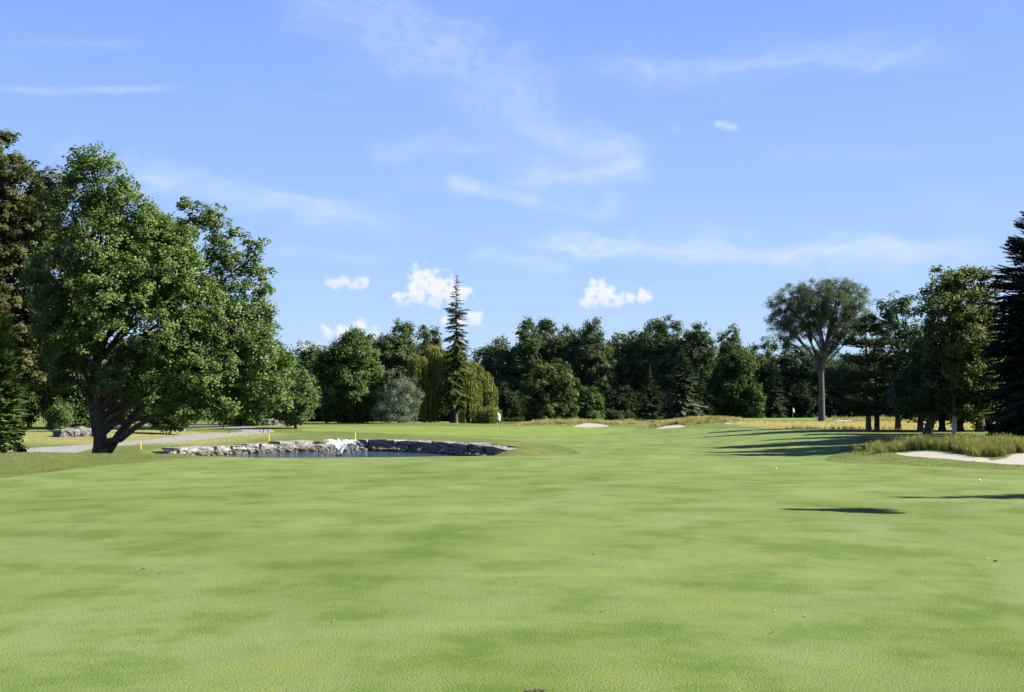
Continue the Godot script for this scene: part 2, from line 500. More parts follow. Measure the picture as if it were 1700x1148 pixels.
func make_materials():
	var patch := ramp_tex(0.010, 6, 31, 2048, [[0.0, lin(0.48, 0.62, 0.40)], [0.30, lin(0.62, 0.74, 0.56)], [0.45, lin(0.80, 0.84, 0.78)], [0.60, lin(0.86, 0.90, 1.0)], [0.75, lin(0.94, 0.94, 0.88)], [1.0, lin(0.97, 1.0, 0.86)]], FastNoiseLite.TYPE_SIMPLEX_SMOOTH, 0.68)
	M.fairway = grass_mat("fairway turf", 0.60, 2.5, patch, 41.0, 1.2)
	M.green = grass_mat("putting turf", 0.18, 1.1, patch, 31.0, 0.2)
	var blotch := ramp_tex(0.016, 5, 77, 1024, [[0.0, lin(0.55, 0.66, 0.55)], [0.4, lin(0.78, 0.84, 0.7)], [0.6, lin(0.95, 0.92, 0.8)], [1.0, lin(1.0, 0.92, 0.74)]])
	M.rough = grass_mat("rough grass", 0.62, 2.3, blotch, 17.0, 2.5)
	M.sand = StandardMaterial3D.new()
	M.sand.resource_name = "bunker sand"
	M.sand.albedo_texture = ramp_tex(0.05, 4, 61, 512, [[0.0, lin(0.145, 0.132, 0.112)], [0.5, lin(0.185, 0.172, 0.151)], [1.0, lin(0.22, 0.207, 0.185)]])
	M.sand.heightmap_enabled = true
	M.sand.heightmap_texture = M.sand.albedo_texture
	M.sand.heightmap_scale = 3.0
	M.sand.uv1_triplanar = true
	M.sand.uv1_world_triplanar = true
	M.sand.uv1_scale = Vector3.ONE / 3.0
	M.sand.roughness = 1.0
	M.path = rock_mat("worn asphalt", grey(0.10), lin(0.150, 0.148, 0.143), lin(0.20, 0.197, 0.19), 2.5, 0.4)
	M.rock = rock_mat("grey limestone", lin(0.03, 0.029, 0.028), lin(0.155, 0.153, 0.150), lin(0.33, 0.325, 0.318), 1.7, 4.0)
	M.rubble = rock_mat("mossy rubble", lin(0.025, 0.024, 0.015), lin(0.10, 0.094, 0.066), lin(0.22, 0.205, 0.15), 0.8, 2.0)
	M.bark = rock_mat("bark", lin(0.022, 0.018, 0.014), lin(0.075, 0.062, 0.050), lin(0.16, 0.14, 0.118), 0.9, 5.0)
	M.bark.uv1_scale = Vector3(2.4, 0.45, 2.4)
	M.grey_bark = rock_mat("grey bark", lin(0.03, 0.028, 0.025), lin(0.085, 0.078, 0.070), lin(0.17, 0.158, 0.143), 0.9, 4.0)
	M.grey_bark.uv1_scale = Vector3(2.4, 0.5, 2.4)
	M.birch_bark = StandardMaterial3D.new()
	M.birch_bark.resource_name = "birch bark"
	M.birch_bark.albedo_texture = ramp_tex(0.02, 4, 19, 512, [[0.0, lin(0.03, 0.028, 0.026)], [0.40, lin(0.06, 0.055, 0.05)], [0.47, lin(0.42, 0.40, 0.37)], [1.0, lin(0.58, 0.56, 0.52)]])
	M.birch_bark.uv1_triplanar = true
	M.birch_bark.uv1_world_triplanar = true
	M.birch_bark.uv1_scale = Vector3(0.5, 2.2, 0.5)
	M.birch_bark.roughness = 0.8
	M.leaf = leaf_mat("broad leaves", 0.6, lin(0.34, 0.46, 0.10), 0.28)
	M.dull_leaf = leaf_mat("matt leaves", 0.75, lin(0.26, 0.34, 0.08), 0.18)
	M.needle = leaf_mat("needles", 0.8, lin(0.06, 0.08, 0.04), 0.15)
	M.blade = leaf_mat("grass blades", 0.8, lin(0.55, 0.62, 0.26), 0.2)
	M.water = StandardMaterial3D.new()
	M.water.resource_name = "pond water"
	M.water.albedo_color = lin(0.012, 0.022, 0.030)
	M.water.roughness = 0.07
	M.water.metallic_specular = 0.5
	var n := FastNoiseLite.new()
	n.seed = 90
	n.frequency = 0.02
	n.fractal_octaves = 4
	var nt := NoiseTexture2D.new()
	nt.width = 512
	nt.height = 512
	nt.seamless = true
	nt.as_normal_map = true
	nt.bump_strength = 16.0
	nt.noise = n
	M.water.normal_enabled = true
	M.water.normal_texture = nt
	M.water.normal_scale = 1.0
	M.water.uv1_triplanar = true
	M.water.uv1_world_triplanar = true
	M.water.uv1_scale = Vector3.ONE / 2.0
	M.spray = flat_mat("spray drops", lin(0.80, 0.84, 0.88), 0.25)
	M.white = flat_mat("white paint", lin(0.62, 0.62, 0.60), 0.5)
	M.flag_white = leaf_mat("flag cloth", 0.8, lin(0.6, 0.6, 0.6), 0.2)
	M.flag_white.vertex_color_use_as_albedo = false
	M.flag_white.albedo_color = lin(0.62, 0.62, 0.63)
	M.pole = flat_mat("pale pole", lin(0.38, 0.37, 0.30), 0.4)
	M.yellow = flat_mat("yellow paint", lin(0.62, 0.42, 0.02), 0.5)
	M.red = flat_mat("red paint", lin(0.45, 0.06, 0.03), 0.5)
	M.black = flat_mat("black post", lin(0.012, 0.012, 0.013), 0.5)
	M.dry_leaf = flat_mat("dry leaf", lin(0.20, 0.135, 0.09), 0.9)
	M.soil = rock_mat("soil", lin(0.022, 0.020, 0.011), lin(0.055, 0.050, 0.028), lin(0.095, 0.085, 0.055), 0.12, 1.0)
	M.ball = flat_mat("golf ball", lin(0.80, 0.80, 0.79), 0.3)
	M.ball.clearcoat_enabled = true
	M.ball.clearcoat = 0.6

# ------------------------------------------------------------------ the ground
func spaced(list: Array) -> PackedFloat32Array:
	# [from, to, step] runs
	var out := PackedFloat32Array()
	for r in list:
		var v: float = r[0]
		while v < r[1] - 0.001:
			out.append(v)
			v += r[2]
	return out

func path_dist(p: Vector2) -> float:
	if p.y < 46.0 or p.y > 136.0 or p.x > -15.0:
		return 4.0
	return seg_dist(p, path_line) - 1.45

func dry(x: float, d: float) -> float:
	# how much straw stands in the grass here
	var v := 1.0 * smoothstep(19.5, 23.0, x) * smoothstep(80.0, 88.0, d) * (1.0 - smoothstep(104.0, 110.0, d)) * (1.0 - smoothstep(40.0, 52.0, x))
	v = maxf(v, 0.75 * bump(x, d, -33.0, 84.0, 9.0, 7.0))
	v = maxf(v, 0.55 * smoothstep(-16, -22, x) * smoothstep(66, 72, d) * (1.0 - smoothstep(92, 102, d)))
	v = maxf(v, 0.8 * bump(x, d, 7.5, 124.0, 6.0, 2.5))
	v = maxf(v, 0.75 * bump(x, d, 18.0, 110.5, 4.5, 3.2))
	v = maxf(v, 0.4 * bump(x, d, -28.0, 118.0, 12.0, 5.0))
	v = maxf(v, 0.8 * smoothstep(44, 52, x) * smoothstep(118, 124, d) * (1.0 - smoothstep(135, 150, d)))
	return clampf(v + 0.25 * noise_mid.get_noise_2d(x / 4.0, d / 4.0) * smoothstep(0.05, 0.3, v), 0.0, 1.0)

func ground_tint(zone: int, x: float, d: float) -> Color:
	var n := noise_mid.get_noise_2d(x / 11.0 + 7.0, d / 13.0)
	var n2 := noise_mid.get_noise_2d(x / 3.1 - 30.0, d / 4.3)
	if zone == 2:      # putting green
		return Color(0.130 + 0.015 * n, 0.172 + 0.015 * n, 0.042)
	if zone == 3:      # fairway: dense turf, blue-green and yellow-green patches
		var c := Vector3(0.158, 0.203, 0.070)
		c = c.lerp(Vector3(0.116, 0.160, 0.040), clampf(0.25 + 1.5 * n, 0, 1) * 0.65)
		c = c.lerp(Vector3(0.188, 0.229, 0.098), clampf(-0.1 - 1.6 * n2, 0, 1) * 0.7)
		c = c.lerp(Vector3(0.110, 0.151, 0.028), clampf(n2 * 1.6 - 0.1, 0, 1) * 0.6)
		return Color(c.x, c.y, c.z)
	var r := Vector3(0.106, 0.137, 0.044).lerp(Vector3(0.138, 0.166, 0.062), clampf(0.5 + n, 0, 1))
	r = r.lerp(Vector3(0.33, 0.285, 0.155), dry(x, d))
	return Color(r.x, r.y, r.z)

func build_ground():
	var xs := PackedFloat32Array()
	for v in [1500.0, 1000.0, 680.0, 470.0, 330.0, 240.0, 180.0, 140.0, 112.0, 92.0, 78.0, 68.0]:
		xs.append(-v)
	xs.append_array(spaced([[-60.0, -30.0, 1.5], [-30.0, 30.0, 0.6], [30.0, 60.0, 1.5]]))
	for v in [60.0, 68.0, 78.0, 92.0, 112.0, 140.0, 180.0, 240.0, 330.0, 470.0, 680.0, 1000.0, 1500.0]:
		xs.append(v)
	var ds := spaced([[-300.0, -60.0, 60.0], [-60.0, -12.0, 8.0], [-12.0, 3.0, 2.5], [3.0, 76.0, 0.6], [76.0, 126.0, 0.8], [126.0, 176.0, 2.5], [176.0, 260.0, 8.0]])
	for v in [260.0, 300.0, 370.0, 470.0, 620.0, 850.0, 1200.0, 1800.0]:
		ds.append(v)
	var nx := xs.size()
	var nd := ds.size()
	var ys := PackedFloat32Array(); ys.resize(nx * nd)
	var nrm := PackedVector3Array(); nrm.resize(nx * nd)
	# 0 path, 1 sand, 2 green, 3 fairway; the rest is rough
	var sdf := [PackedFloat32Array(), PackedFloat32Array(), PackedFloat32Array(), PackedFloat32Array()]
	for k in 4:
		sdf[k].resize(nx * nd)
	var boxes := {}
	for k in zone_polys:
		boxes[k] = bounds(zone_polys[k])
	for j in nd:
		for i in nx:
			var p := Vector2(xs[i], ds[j])
			var q := j * nx + i
			ys[q] = height(p.x, -p.y)
			sdf[0][q] = path_dist(p)
			var s := 4.0
			for k in ["sand_right", "sand_middle", "sand_back", "sand_small", "sand_far"]:
				s = minf(s, poly_sdf(p, zone_polys[k], boxes[k]))
			if s < 3.0:
				s += 0.18 * noise_mid.get_noise_2d(p.x * 1.3, p.y * 1.3)
			sdf[1][q] = s
			sdf[2][q] = minf(poly_sdf(p, zone_polys.green, boxes.green), poly_sdf(p, zone_polys.far_green, boxes.far_green))
			sdf[3][q] = poly_sdf(p, zone_polys.fairway, boxes.fairway)
			if absf(sdf[3][q]) < 3.0:
				sdf[3][q] += 0.10 * noise_mid.get_noise_2d(p.x * 1.1, p.y * 1.1)
	for j in nd:
		for i in nx:
			var i0 := maxi(i - 1, 0)
			var i1 := mini(i + 1, nx - 1)
			var j0 := maxi(j - 1, 0)
			var j1 := mini(j + 1, nd - 1)
			var sx := (ys[j * nx + i1] - ys[j * nx + i0]) / (xs[i1] - xs[i0])
			var sd := (ys[j1 * nx + i] - ys[j0 * nx + i]) / (ds[j1] - ds[j0])
			nrm[j * nx + i] = Vector3(-sx, 1.0, sd).normalized()
	var V := []
	var N := []
	var C := []
	for k in 5:
		V.append(PackedVector3Array())
		N.append(PackedVector3Array())
		C.append(PackedColorArray())
	for j in nd - 1:
		for i in nx - 1:
			var a := j * nx + i
			for tri in [[a, a + 1, a + nx + 1], [a, a + nx + 1, a + nx]]:
				var zone := 4
				var mixed := false
				for k in 4:
					var inside := int(sdf[k][tri[0]] < 0) + int(sdf[k][tri[1]] < 0) + int(sdf[k][tri[2]] < 0)
					if inside == 3:
						zone = k
						break
					if inside > 0:
						mixed = true
						break
				if not mixed:
					for q in [tri[0], tri[2], tri[1]]:
						var x := xs[q % nx]
						var d := ds[q / nx]
						V[zone].append(Vector3(x, ys[q], -d))
						N[zone].append(nrm[q])
						C[zone].append(ground_tint(zone, x, d))
					continue
				# cut the triangle along the outlines that cross it
				var poly := []
				for q in tri:
					poly.append([Vector3(xs[q % nx], ys[q], -ds[q / nx]), nrm[q], sdf[0][q], sdf[1][q], sdf[2][q], sdf[3][q]])
				for k in 5:
					var keep := poly
					if k < 4:
						keep = clip(poly, 2 + k, -1.0)
						poly = clip(poly, 2 + k, 1.0)
					for t in range(1, keep.size() - 1):
						for v in [keep[0], keep[t + 1], keep[t]]:
							V[k].append(v[0])
							N[k].append(v[1])
							C[k].append(ground_tint(k, v[0].x, -v[0].z))
					if poly.size() < 3:
						break
	var called := ["cart_path", "bunker_sand", "putting_green", "fairway", "ground"]
	var mats := [M.path, M.sand, M.green, M.fairway, M.rough]
	for k in 5:
		var arr := []
		arr.resize(Mesh.ARRAY_MAX)
		arr[Mesh.ARRAY_VERTEX] = V[k]
		arr[Mesh.ARRAY_NORMAL] = N[k]
		arr[Mesh.ARRAY_COLOR] = C[k]
		var me := ArrayMesh.new()
		me.add_surface_from_arrays(Mesh.PRIMITIVE_TRIANGLES, arr)
		var o := structure(called[k], me, mats[k])
		o.set_meta("label", ["grey asphalt cart path curving past the pond", "pale bunker sand", "smooth bright putting green", "mown light green fairway", "rougher grass around the fairway"][k])

func clip(poly: Array, at_: int, sgn: float) -> Array:
	var out := []
	var n := poly.size()
	for k in n:
		var a: Array = poly[k]
		var b: Array = poly[(k + 1) % n]
		var fa: float = a[at_] * sgn
		var fb: float = b[at_] * sgn
		if fa >= 0.0:
			out.append(a)
		if (fa >= 0.0) != (fb >= 0.0):
			var t := fa / (fa - fb)
			var v := [a[0].lerp(b[0], t), a[1].lerp(b[1], t)]
			for k2 in range(2, a.size()):
				v.append(lerpf(a[k2], b[k2], t))
			out.append(v)
	return out

func build_water():
	var grown: Array = Geometry2D.offset_polygon(pond_all, 0.2)
	var poly: PackedVector2Array = grown[0]
	var ids := Geometry2D.triangulate_polygon(poly)
	var st := SurfaceTool.new()
	st.begin(Mesh.PRIMITIVE_TRIANGLES)
	for t in range(0, ids.size(), 3):
		var tri := [poly[ids[t]], poly[ids[t + 1]], poly[ids[t + 2]]]
		# front faces run clockwise seen from above
		if (tri[1] - tri[0]).cross(tri[2] - tri[0]) > 0.0:
			tri = [tri[0], tri[2], tri[1]]
		for p in tri:
			st.set_normal(Vector3.UP)
			st.add_vertex(Vector3(p.x, WATER, -p.y))
	var o := structure("pond_water", st.commit(), M.water)
	o.set_meta("label", "rippled blue pond water behind the fairway")

# ------------------------------------------------------------------ shapes
func tube(st: SurfaceTool, pts: Array, radii: Array, sides := 7):
	var rings := []
	var frame := Vector3(1, 0, 0.01)
	for k in pts.size():
		var dir: Vector3 = (pts[mini(k + 1, pts.size() - 1)] - pts[maxi(k - 1, 0)]).normalized()
		var u := frame - dir * frame.dot(dir)
		if u.length() < 0.05:
			u = dir.cross(Vector3(0, 0, 1))
		u = u.normalized()
		frame = u
		var w := dir.cross(u)
		var ring := []
		for s in sides:
			var a := TAU * s / sides
			ring.append([pts[k] + (u * cos(a) + w * sin(a)) * radii[k], u * cos(a) + w * sin(a)])
		rings.append(ring)
	for k in rings.size() - 1:
		for s in sides:
			var t := (s + 1) % sides
			for v in [rings[k][s], rings[k + 1][s], rings[k + 1][t], rings[k][s], rings[k + 1][t], rings[k][t]]:
				st.set_normal(v[1])
				st.add_vertex(v[0])
	var last: int = rings.size() - 1
	var tip: Vector3 = pts[last]
	var up: Vector3 = (pts[last] - pts[last - 1]).normalized()
	for s in sides:
		for v in [rings[last][s][0], tip, rings[last][(s + 1) % sides][0]]:
			st.set_normal(up)
			st.add_vertex(v)

func new_st() -> SurfaceTool:
	var st := SurfaceTool.new()
	st.begin(Mesh.PRIMITIVE_TRIANGLES)
	return st

func curve(a: Vector3, b: Vector3, sag: Vector3, n: int) -> Array:
	var out := []
	for k in n + 1:
		var t := float(k) / n
		out.append(a.lerp(b, t) + sag * (4.0 * t * (1.0 - t)))
	return out

func face(st: SurfaceTool, a: Vector3, b: Vector3, c: Vector3):
	var n := (c - a).cross(b - a).normalized()
	for v in [a, b, c]:
		st.set_normal(n)
		st.add_vertex(v)

func leaf(st: SurfaceTool, root: Vector3, dir: Vector3, side: Vector3, long: float, wide: float, fold := 0.15):
	var up := dir.cross(side)
	var tip := root + dir * long
	var mid := root + dir * long * 0.45
	face(st, root, tip, mid + side * wide * 0.5 + up * fold * wide)
	face(st, root, mid - side * wide * 0.5 + up * fold * wide, tip)

func rand_dir() -> Vector3:
	var z := rng.randf_range(-1, 1)
	var a := rng.randf_range(0, TAU)
	var r := sqrt(1.0 - z * z)
	return Vector3(r * cos(a), z, r * sin(a))

func make_small_meshes():
	# leaf sprigs about half a metre across
	S.broad = []
	S.fine = []
	S.frond = []
	S.tuft = []
	for v in 4:
		var st := new_st()
		for k in 13:
			var dir := rand_dir()
			dir.y = dir.y * 0.6 - 0.12
			dir = dir.normalized()
			var root := rand_dir() * rng.randf_range(0.05, 0.27)
			var side := dir.cross(Vector3(rng.randf_range(-0.5, 0.5), 1, rng.randf_range(-0.5, 0.5))).normalized()
			leaf(st, root, dir, side, rng.randf_range(0.12, 0.18), rng.randf_range(0.10, 0.15))
		S.broad.append(st.commit())
		st = new_st()
		for k in 22:
			var dir := rand_dir()
			dir.y = dir.y * 0.5 - 0.25
			dir = dir.normalized()
			var root := rand_dir() * rng.randf_range(0.04, 0.30)
			var side := dir.cross(Vector3(rng.randf_range(-0.5, 0.5), 1, rng.randf_range(-0.5, 0.5))).normalized()
			leaf(st, root, dir, side, rng.randf_range(0.10, 0.16), rng.randf_range(0.035, 0.06))
		S.fine.append(st.commit())
		# spruce bough, one metre long, towards +x
		st = new_st()
		var n := 13
		for k in n:
			var t := (k + 0.5) / n
			var c := Vector3(t, -0.10 * t + 0.13 * t * t, 0)
			for sgn in [-1.0, 1.0]:
				var dir := Vector3(0.75, rng.randf_range(-0.35, 0.05), sgn * rng.randf_range(0.6, 1.1)).normalized()
				var long := (1.0 - t) * 0.34 + 0.09
				var side := dir.cross(Vector3(rng.randf_range(-0.4, 0.4), 1, 0)).normalized()
				leaf(st, c, dir, side, long * rng.randf_range(0.8, 1.15), 0.075, 0.3)
				leaf(st, c + dir * long * 0.4, (dir + Vector3(0.3, -0.55, 0)).normalized(), side, long * 0.5, 0.06, 0.3)
			leaf(st, c, Vector3(0.9, -0.35, rng.randf_range(-0.3, 0.3)).normalized(), Vector3(0, 0.3, 1).normalized(), 0.16, 0.06, 0.3)
		leaf(st, Vector3(0.9, 0, 0), Vector3(1, 0.1, 0).normalized(), Vector3(0, 0, 1), 0.2, 0.08)
		S.frond.append(st.commit())
		# tall grass, one metre high
		st = new_st()
		for k in 26:
			var a := rng.randf_range(0, TAU)
			var out := Vector3(cos(a), 0, sin(a))
			var lean := rng.randf_range(0.05, 0.5)
			var root := out * rng.randf_range(0, 0.16)
			var mid := root + out * lean * 0.4 + Vector3(0, 0.55 * rng.randf_range(0.8, 1.0), 0)
			var tip := mid + out * lean * 0.7 + Vector3(0, rng.randf_range(0.2, 0.42), 0)
			var side := Vector3(-sin(a), 0, cos(a)) * 0.013
			face(st, root - side, mid - side, mid + side)
			face(st, root - side, mid + side, root + side)
			face(st, mid - side, tip, mid + side)
			if k % 2 == 0:
				leaf(st, tip, (out * lean + Vector3(0, 0.6, 0)).normalized(), Vector3(-sin(a), 0, cos(a)), 0.16, 0.05)
		S.tuft.append(st.commit())
	# willow streamer, one metre long, hanging from its origin
	var st := new_st()
	for k in 26:
		var y := -k / 26.0
		var a := rng.randf_range(0, TAU)
		var out := Vector3(cos(a), -1.3, sin(a)).normalized()
		leaf(st, Vector3(rng.randf_range(-0.03, 0.03), y, rng.randf_range(-0.03, 0.03)), out, out.cross(Vector3(sin(a), 0.2, -cos(a))).normalized(), 0.085, 0.05)
	S.streamer = st.commit()
	# boulders and dressed stones, about one metre cubed
	S.stone = []
	for v in 5:
		S.stone.append(stone_mesh(0.10, 0.10, 3))
	S.cobble = []
	for v in 3:
		S.cobble.append(stone_mesh(0.45, 0.16, 2))

func stone_mesh(round_: float, rugged: float, cuts: int) -> ArrayMesh:
	# a cube with worn corners, its faces pushed in and out
	var shift := rng.randf_range(0, 100)
	var st := new_st()
	st.set_smooth_group(-1)
	var axes := [[Vector3.RIGHT, Vector3.UP, Vector3.BACK], [Vector3.LEFT, Vector3.UP, Vector3.FORWARD], [Vector3.UP, Vector3.BACK, Vector3.RIGHT], [Vector3.DOWN, Vector3.BACK, Vector3.LEFT], [Vector3.BACK, Vector3.UP, Vector3.LEFT], [Vector3.FORWARD, Vector3.UP, Vector3.RIGHT]]
	for f in axes:
		var grid := []
		for j in cuts + 1:
			for i in cuts + 1:
				var u := lerpf(-1, 1, float(i) / cuts)
				var w := lerpf(-1, 1, float(j) / cuts)
				var p: Vector3 = f[0] + f[1] * w + f[2] * u
				var ball := p.normalized() * 1.25
				p = p.lerp(ball, round_ + 0.12)
				p += Vector3(noise_fine.get_noise_3d(p.x * 0.7 + shift, p.y * 0.7, p.z * 0.7), noise_fine.get_noise_3d(p.x * 0.7, p.y * 0.7 + shift, p.z * 0.7), noise_fine.get_noise_3d(p.x * 0.7, p.y * 0.7, p.z * 0.7 + shift)) * rugged * 2.2
				grid.append(p * 0.5)
		for j in cuts:
			for i in cuts:
				var a: int = j * (cuts + 1) + i
				face(st, grid[a], grid[a + cuts + 2], grid[a + 1])
				face(st, grid[a], grid[a + cuts + 1], grid[a + cuts + 2])
	return st.commit()

# ------------------------------------------------------------------ the stone wall by the pond
func build_wall():
	var line := pond_wall
	var total := 0.0
	var lens := [0.0]
	for k in line.size() - 1:
		total += line[k].distance_to(line[k + 1])
		lens.append(total)
	var w := thing("retaining_wall", "low dry stone retaining wall of grey blocks around the far side of the pond", "wall", Vector3(line[20].x, WATER, -line[20].y))
	var s := 0.1
	var n := 0
	var cobbles := []
	var tints := PackedColorArray()
	while s < total - 0.4:
		var share := s / total
		var wide := rng.randf_range(0.85, 1.75)
		var mid := along(line, lens, s + wide * 0.5)
		var dir := (along(line, lens, s + wide) - along(line, lens, s)).normalized()
		var inward := Vector2(dir.y, -dir.x)          # towards the pond
		if not Geometry2D.is_point_in_polygon(mid + inward * 1.5, pond_all):
			inward = -inward
		var ground := height(mid.x - inward.x * 1.2, -(mid.y - inward.y * 1.2))
		var top := ground + rng.randf_range(-0.06, 0.07)
		var end_drop := smoothstep(0.08, 0.0, share) * 0.26 + smoothstep(0.93, 1.0, share) * 0.22
		top -= end_drop
		var foot := WATER + rng.randf_range(0.10, 0.20)
		var two := share > 0.52 and rng.randf() < 0.85
		var middle := top - rng.randf_range(0.18, 0.24) if two else top
		place_stone(w, mid + inward * rng.randf_range(-0.06, 0.14), dir, wide * rng.randf_range(0.9, 0.96), foot, middle, rng.randf_range(1.0, 1.15), n)
		if two:
			place_stone(w, mid + inward * rng.randf_range(0.02, 0.16) + dir * rng.randf_range(-0.15, 0.15), dir, wide * rng.randf_range(0.95, 1.12), middle - 0.02, top, rng.randf_range(1.0, 1.25), n + 3)
		n += 1
		for q in int(wide * 34.0):
			var p := along(line, lens, s + rng.randf() * wide) + inward * rng.randf_range(0.45, 1.15)
			var size := 0.08 + 0.20 * pow(rng.randf(), 2.0)
			var y := WATER + rng.randf_range(-0.06, 0.16)
			cobbles.append(Transform3D(Basis.from_euler(Vector3(rng.randf() * 3, rng.randf() * 6, rng.randf() * 3)).scaled(Vector3(size * 1.25, size * 0.8, size)), Vector3(p.x, y, -p.y) - w.position))
			tints.append(Color.WHITE)
		s += wide + rng.randf_range(0.0, 0.05)
	var rub := copies("rubble", S.cobble[0], M.rubble, w, cobbles, tints)
	rub.set_meta("kind", "stuff")

func along(line: PackedVector2Array, lens: Array, s: float) -> Vector2:
	for k in line.size() - 1:
		if s <= lens[k + 1] or k == line.size() - 2:
			return line[k].lerp(line[k + 1], (s - lens[k]) / (lens[k + 1] - lens[k]))
	return line[0]

func place_stone(w: Node3D, p: Vector2, dir: Vector2, wide: float, foot: float, top: float, deep: float, n: int):
	var o := part("block", S.stone[n % S.stone.size()], M.rock, w)
	var b := Basis(Vector3(dir.x, 0, -dir.y), Vector3.UP, Vector3(dir.x, 0, -dir.y).cross(Vector3.UP))
	b = b.rotated(Vector3.UP, rng.randf_range(-0.07, 0.07)) * Basis.from_euler(Vector3(rng.randf_range(-0.04, 0.04), 0, rng.randf_range(-0.05, 0.05)))
	o.transform = Transform3D(b * Basis.from_scale(Vector3(wide, top - foot, deep)), Vector3(p.x, (top + foot) * 0.5, -p.y) - w.position)

# ------------------------------------------------------------------ trees
# A lobe is [px, py, half width, half height, depth offset, half depth] in photograph pixels at the tree's distance.
func auto_lobes(cx: float, top: float, bot: float, hw: float, shape: String) -> Array:
	var prof: Array = {"oval": [0.62, 0.90, 1.0, 0.95, 0.72], "upright": [0.52, 0.75, 0.90, 0.95, 0.85], "dome": [0.62, 0.95, 1.0, 0.95, 0.85], "loose": [0.58, 0.88, 1.0, 0.9, 0.7], "bush": [0.6, 0.9, 1.0, 1.0, 1.0]}[shape]
	var out := []
	var n := prof.size()
	var step := (bot - top) / n
	for k in n:
		var w: float = hw * prof[k]
		var m := 2 if k == 0 else 4
		var a0 := rng.randf() * TAU
		for j in m:
			var a := a0 + TAU * j / m + rng.randf_range(-0.4, 0.4)
			var r := w * rng.randf_range(0.42, 0.55)
			out.append([cx + cos(a) * (w - r), top + step * (k + 0.5 + rng.randf_range(-0.35, 0.35)) + (step * 0.15 if k == 0 else 0.0), r, maxf(step * rng.randf_range(0.6, 0.85), r * 0.55), sin(a) * (w - r), r])
	return out

func tree(called: String, label: String, group: String, px: float, away: float, o: Dictionary) -> Node3D:
	var base := ground_at(px, away)
	var t := thing(called, label, o.get("category", "tree"), base, group)
	var s := away / 1826.7
	var lobes := []
	for l in o.lobes:
		var c := at(l[0], l[1], away) - base
		c.z = (l[4] if l.size() > 4 else 0.0) * s
		lobes.append([c, Vector3(l[2], l[3], l[5] if l.size() > 5 else l[2]) * s])
	var r: float = o.get("trunk", 0.25)
	var fork: float = o.get("fork", 2.0)
	var bark: Material = o.get("bark", M.bark)
	var lean: Vector3 = o.get("lean", Vector3.ZERO)
	var detail: bool = o.get("detail", false)
	# the highest lobe takes the leader
	var top: Vector3 = lobes[0][0]
	for l in lobes:
		if l[0].y > top.y:
			top = l[0]
	var head := lean + Vector3(0, fork, 0)
	var st := new_st()
	var pts := [Vector3(0, -0.35, 0), Vector3(0, 0.0, 0), lean * 0.08 + Vector3(0, fork * 0.12, 0), lean * 0.42 + Vector3(0.03, fork * 0.5, 0), head]
	var rad := [r * 1.7, r * 1.42, r * 1.08, r * 0.95, r * 0.9]
	if not o.get("multi", false):
		for q in [0.3, 0.6, 0.9]:
			pts.append(head.lerp(top, q) + Vector3(rng.randf_range(-0.2, 0.2), 0, rng.randf_range(-0.2, 0.2)) * (1.0 if q < 0.9 else 0.0))
			rad.append(r * lerpf(0.75, 0.12, q))
	tube(st, pts, rad, 12 if detail else 8)
	var stems := st
	for k in lobes.size():
		var c: Vector3 = lobes[k][0]
		var size: Vector3 = lobes[k][1]
		var start_y := clampf(c.y * 0.55, fork * 0.75, maxf(fork, top.y * 0.75))
		var q := clampf((start_y - fork) / maxf(top.y - fork, 0.1), 0, 0.85)
		var a := head.lerp(top, q) if start_y > fork else Vector3(head.x * start_y / fork, start_y, 0)
		var lr := clampf(r * 0.42 * (0.6 + 0.4 * size.x / 2.0) * (1.0 - q * 0.7), 0.02, r * 0.6)
		if detail:
			stems = new_st()
		var line := curve(a, c, Vector3(0, 0.06 * a.distance_to(c), 0) + rand_dir() * 0.08 * a.distance_to(c), 5)
		tube(stems, line, [lr, lr * 0.85, lr * 0.7, lr * 0.55, lr * 0.42, lr * 0.3], 7 if detail else 5)
		for b in o.get("twigs", 4):
			var d := rand_dir()
			d.y = d.y * 0.6 + 0.25
			var f := rng.randf_range(0.55, 0.95)
			var from: Vector3 = line[3 + b % 3]
			var to := c + d.normalized() * size * f
			tube(stems, curve(from, to, Vector3(0, 0.05 * from.distance_to(to), 0), 3), [lr * 0.4, lr * 0.3, lr * 0.2, lr * 0.09], 4)
		if detail:
			part("limb", stems.commit(), bark, t)
	for l in o.get("limbs", []):
		var line := []
		var rr := []
		for q in l.size():
			line.append(at(l[q][0], l[q][1], away) - base + Vector3(0, 0, l[q][2]))
			rr.append(l[q][3])
		var ls := new_st()
		tube(ls, line, rr, 10)
		part("limb", ls.commit(), bark, t)
	part("trunk", st.commit(), bark, t)
	foliage(t, lobes, o)
	return t

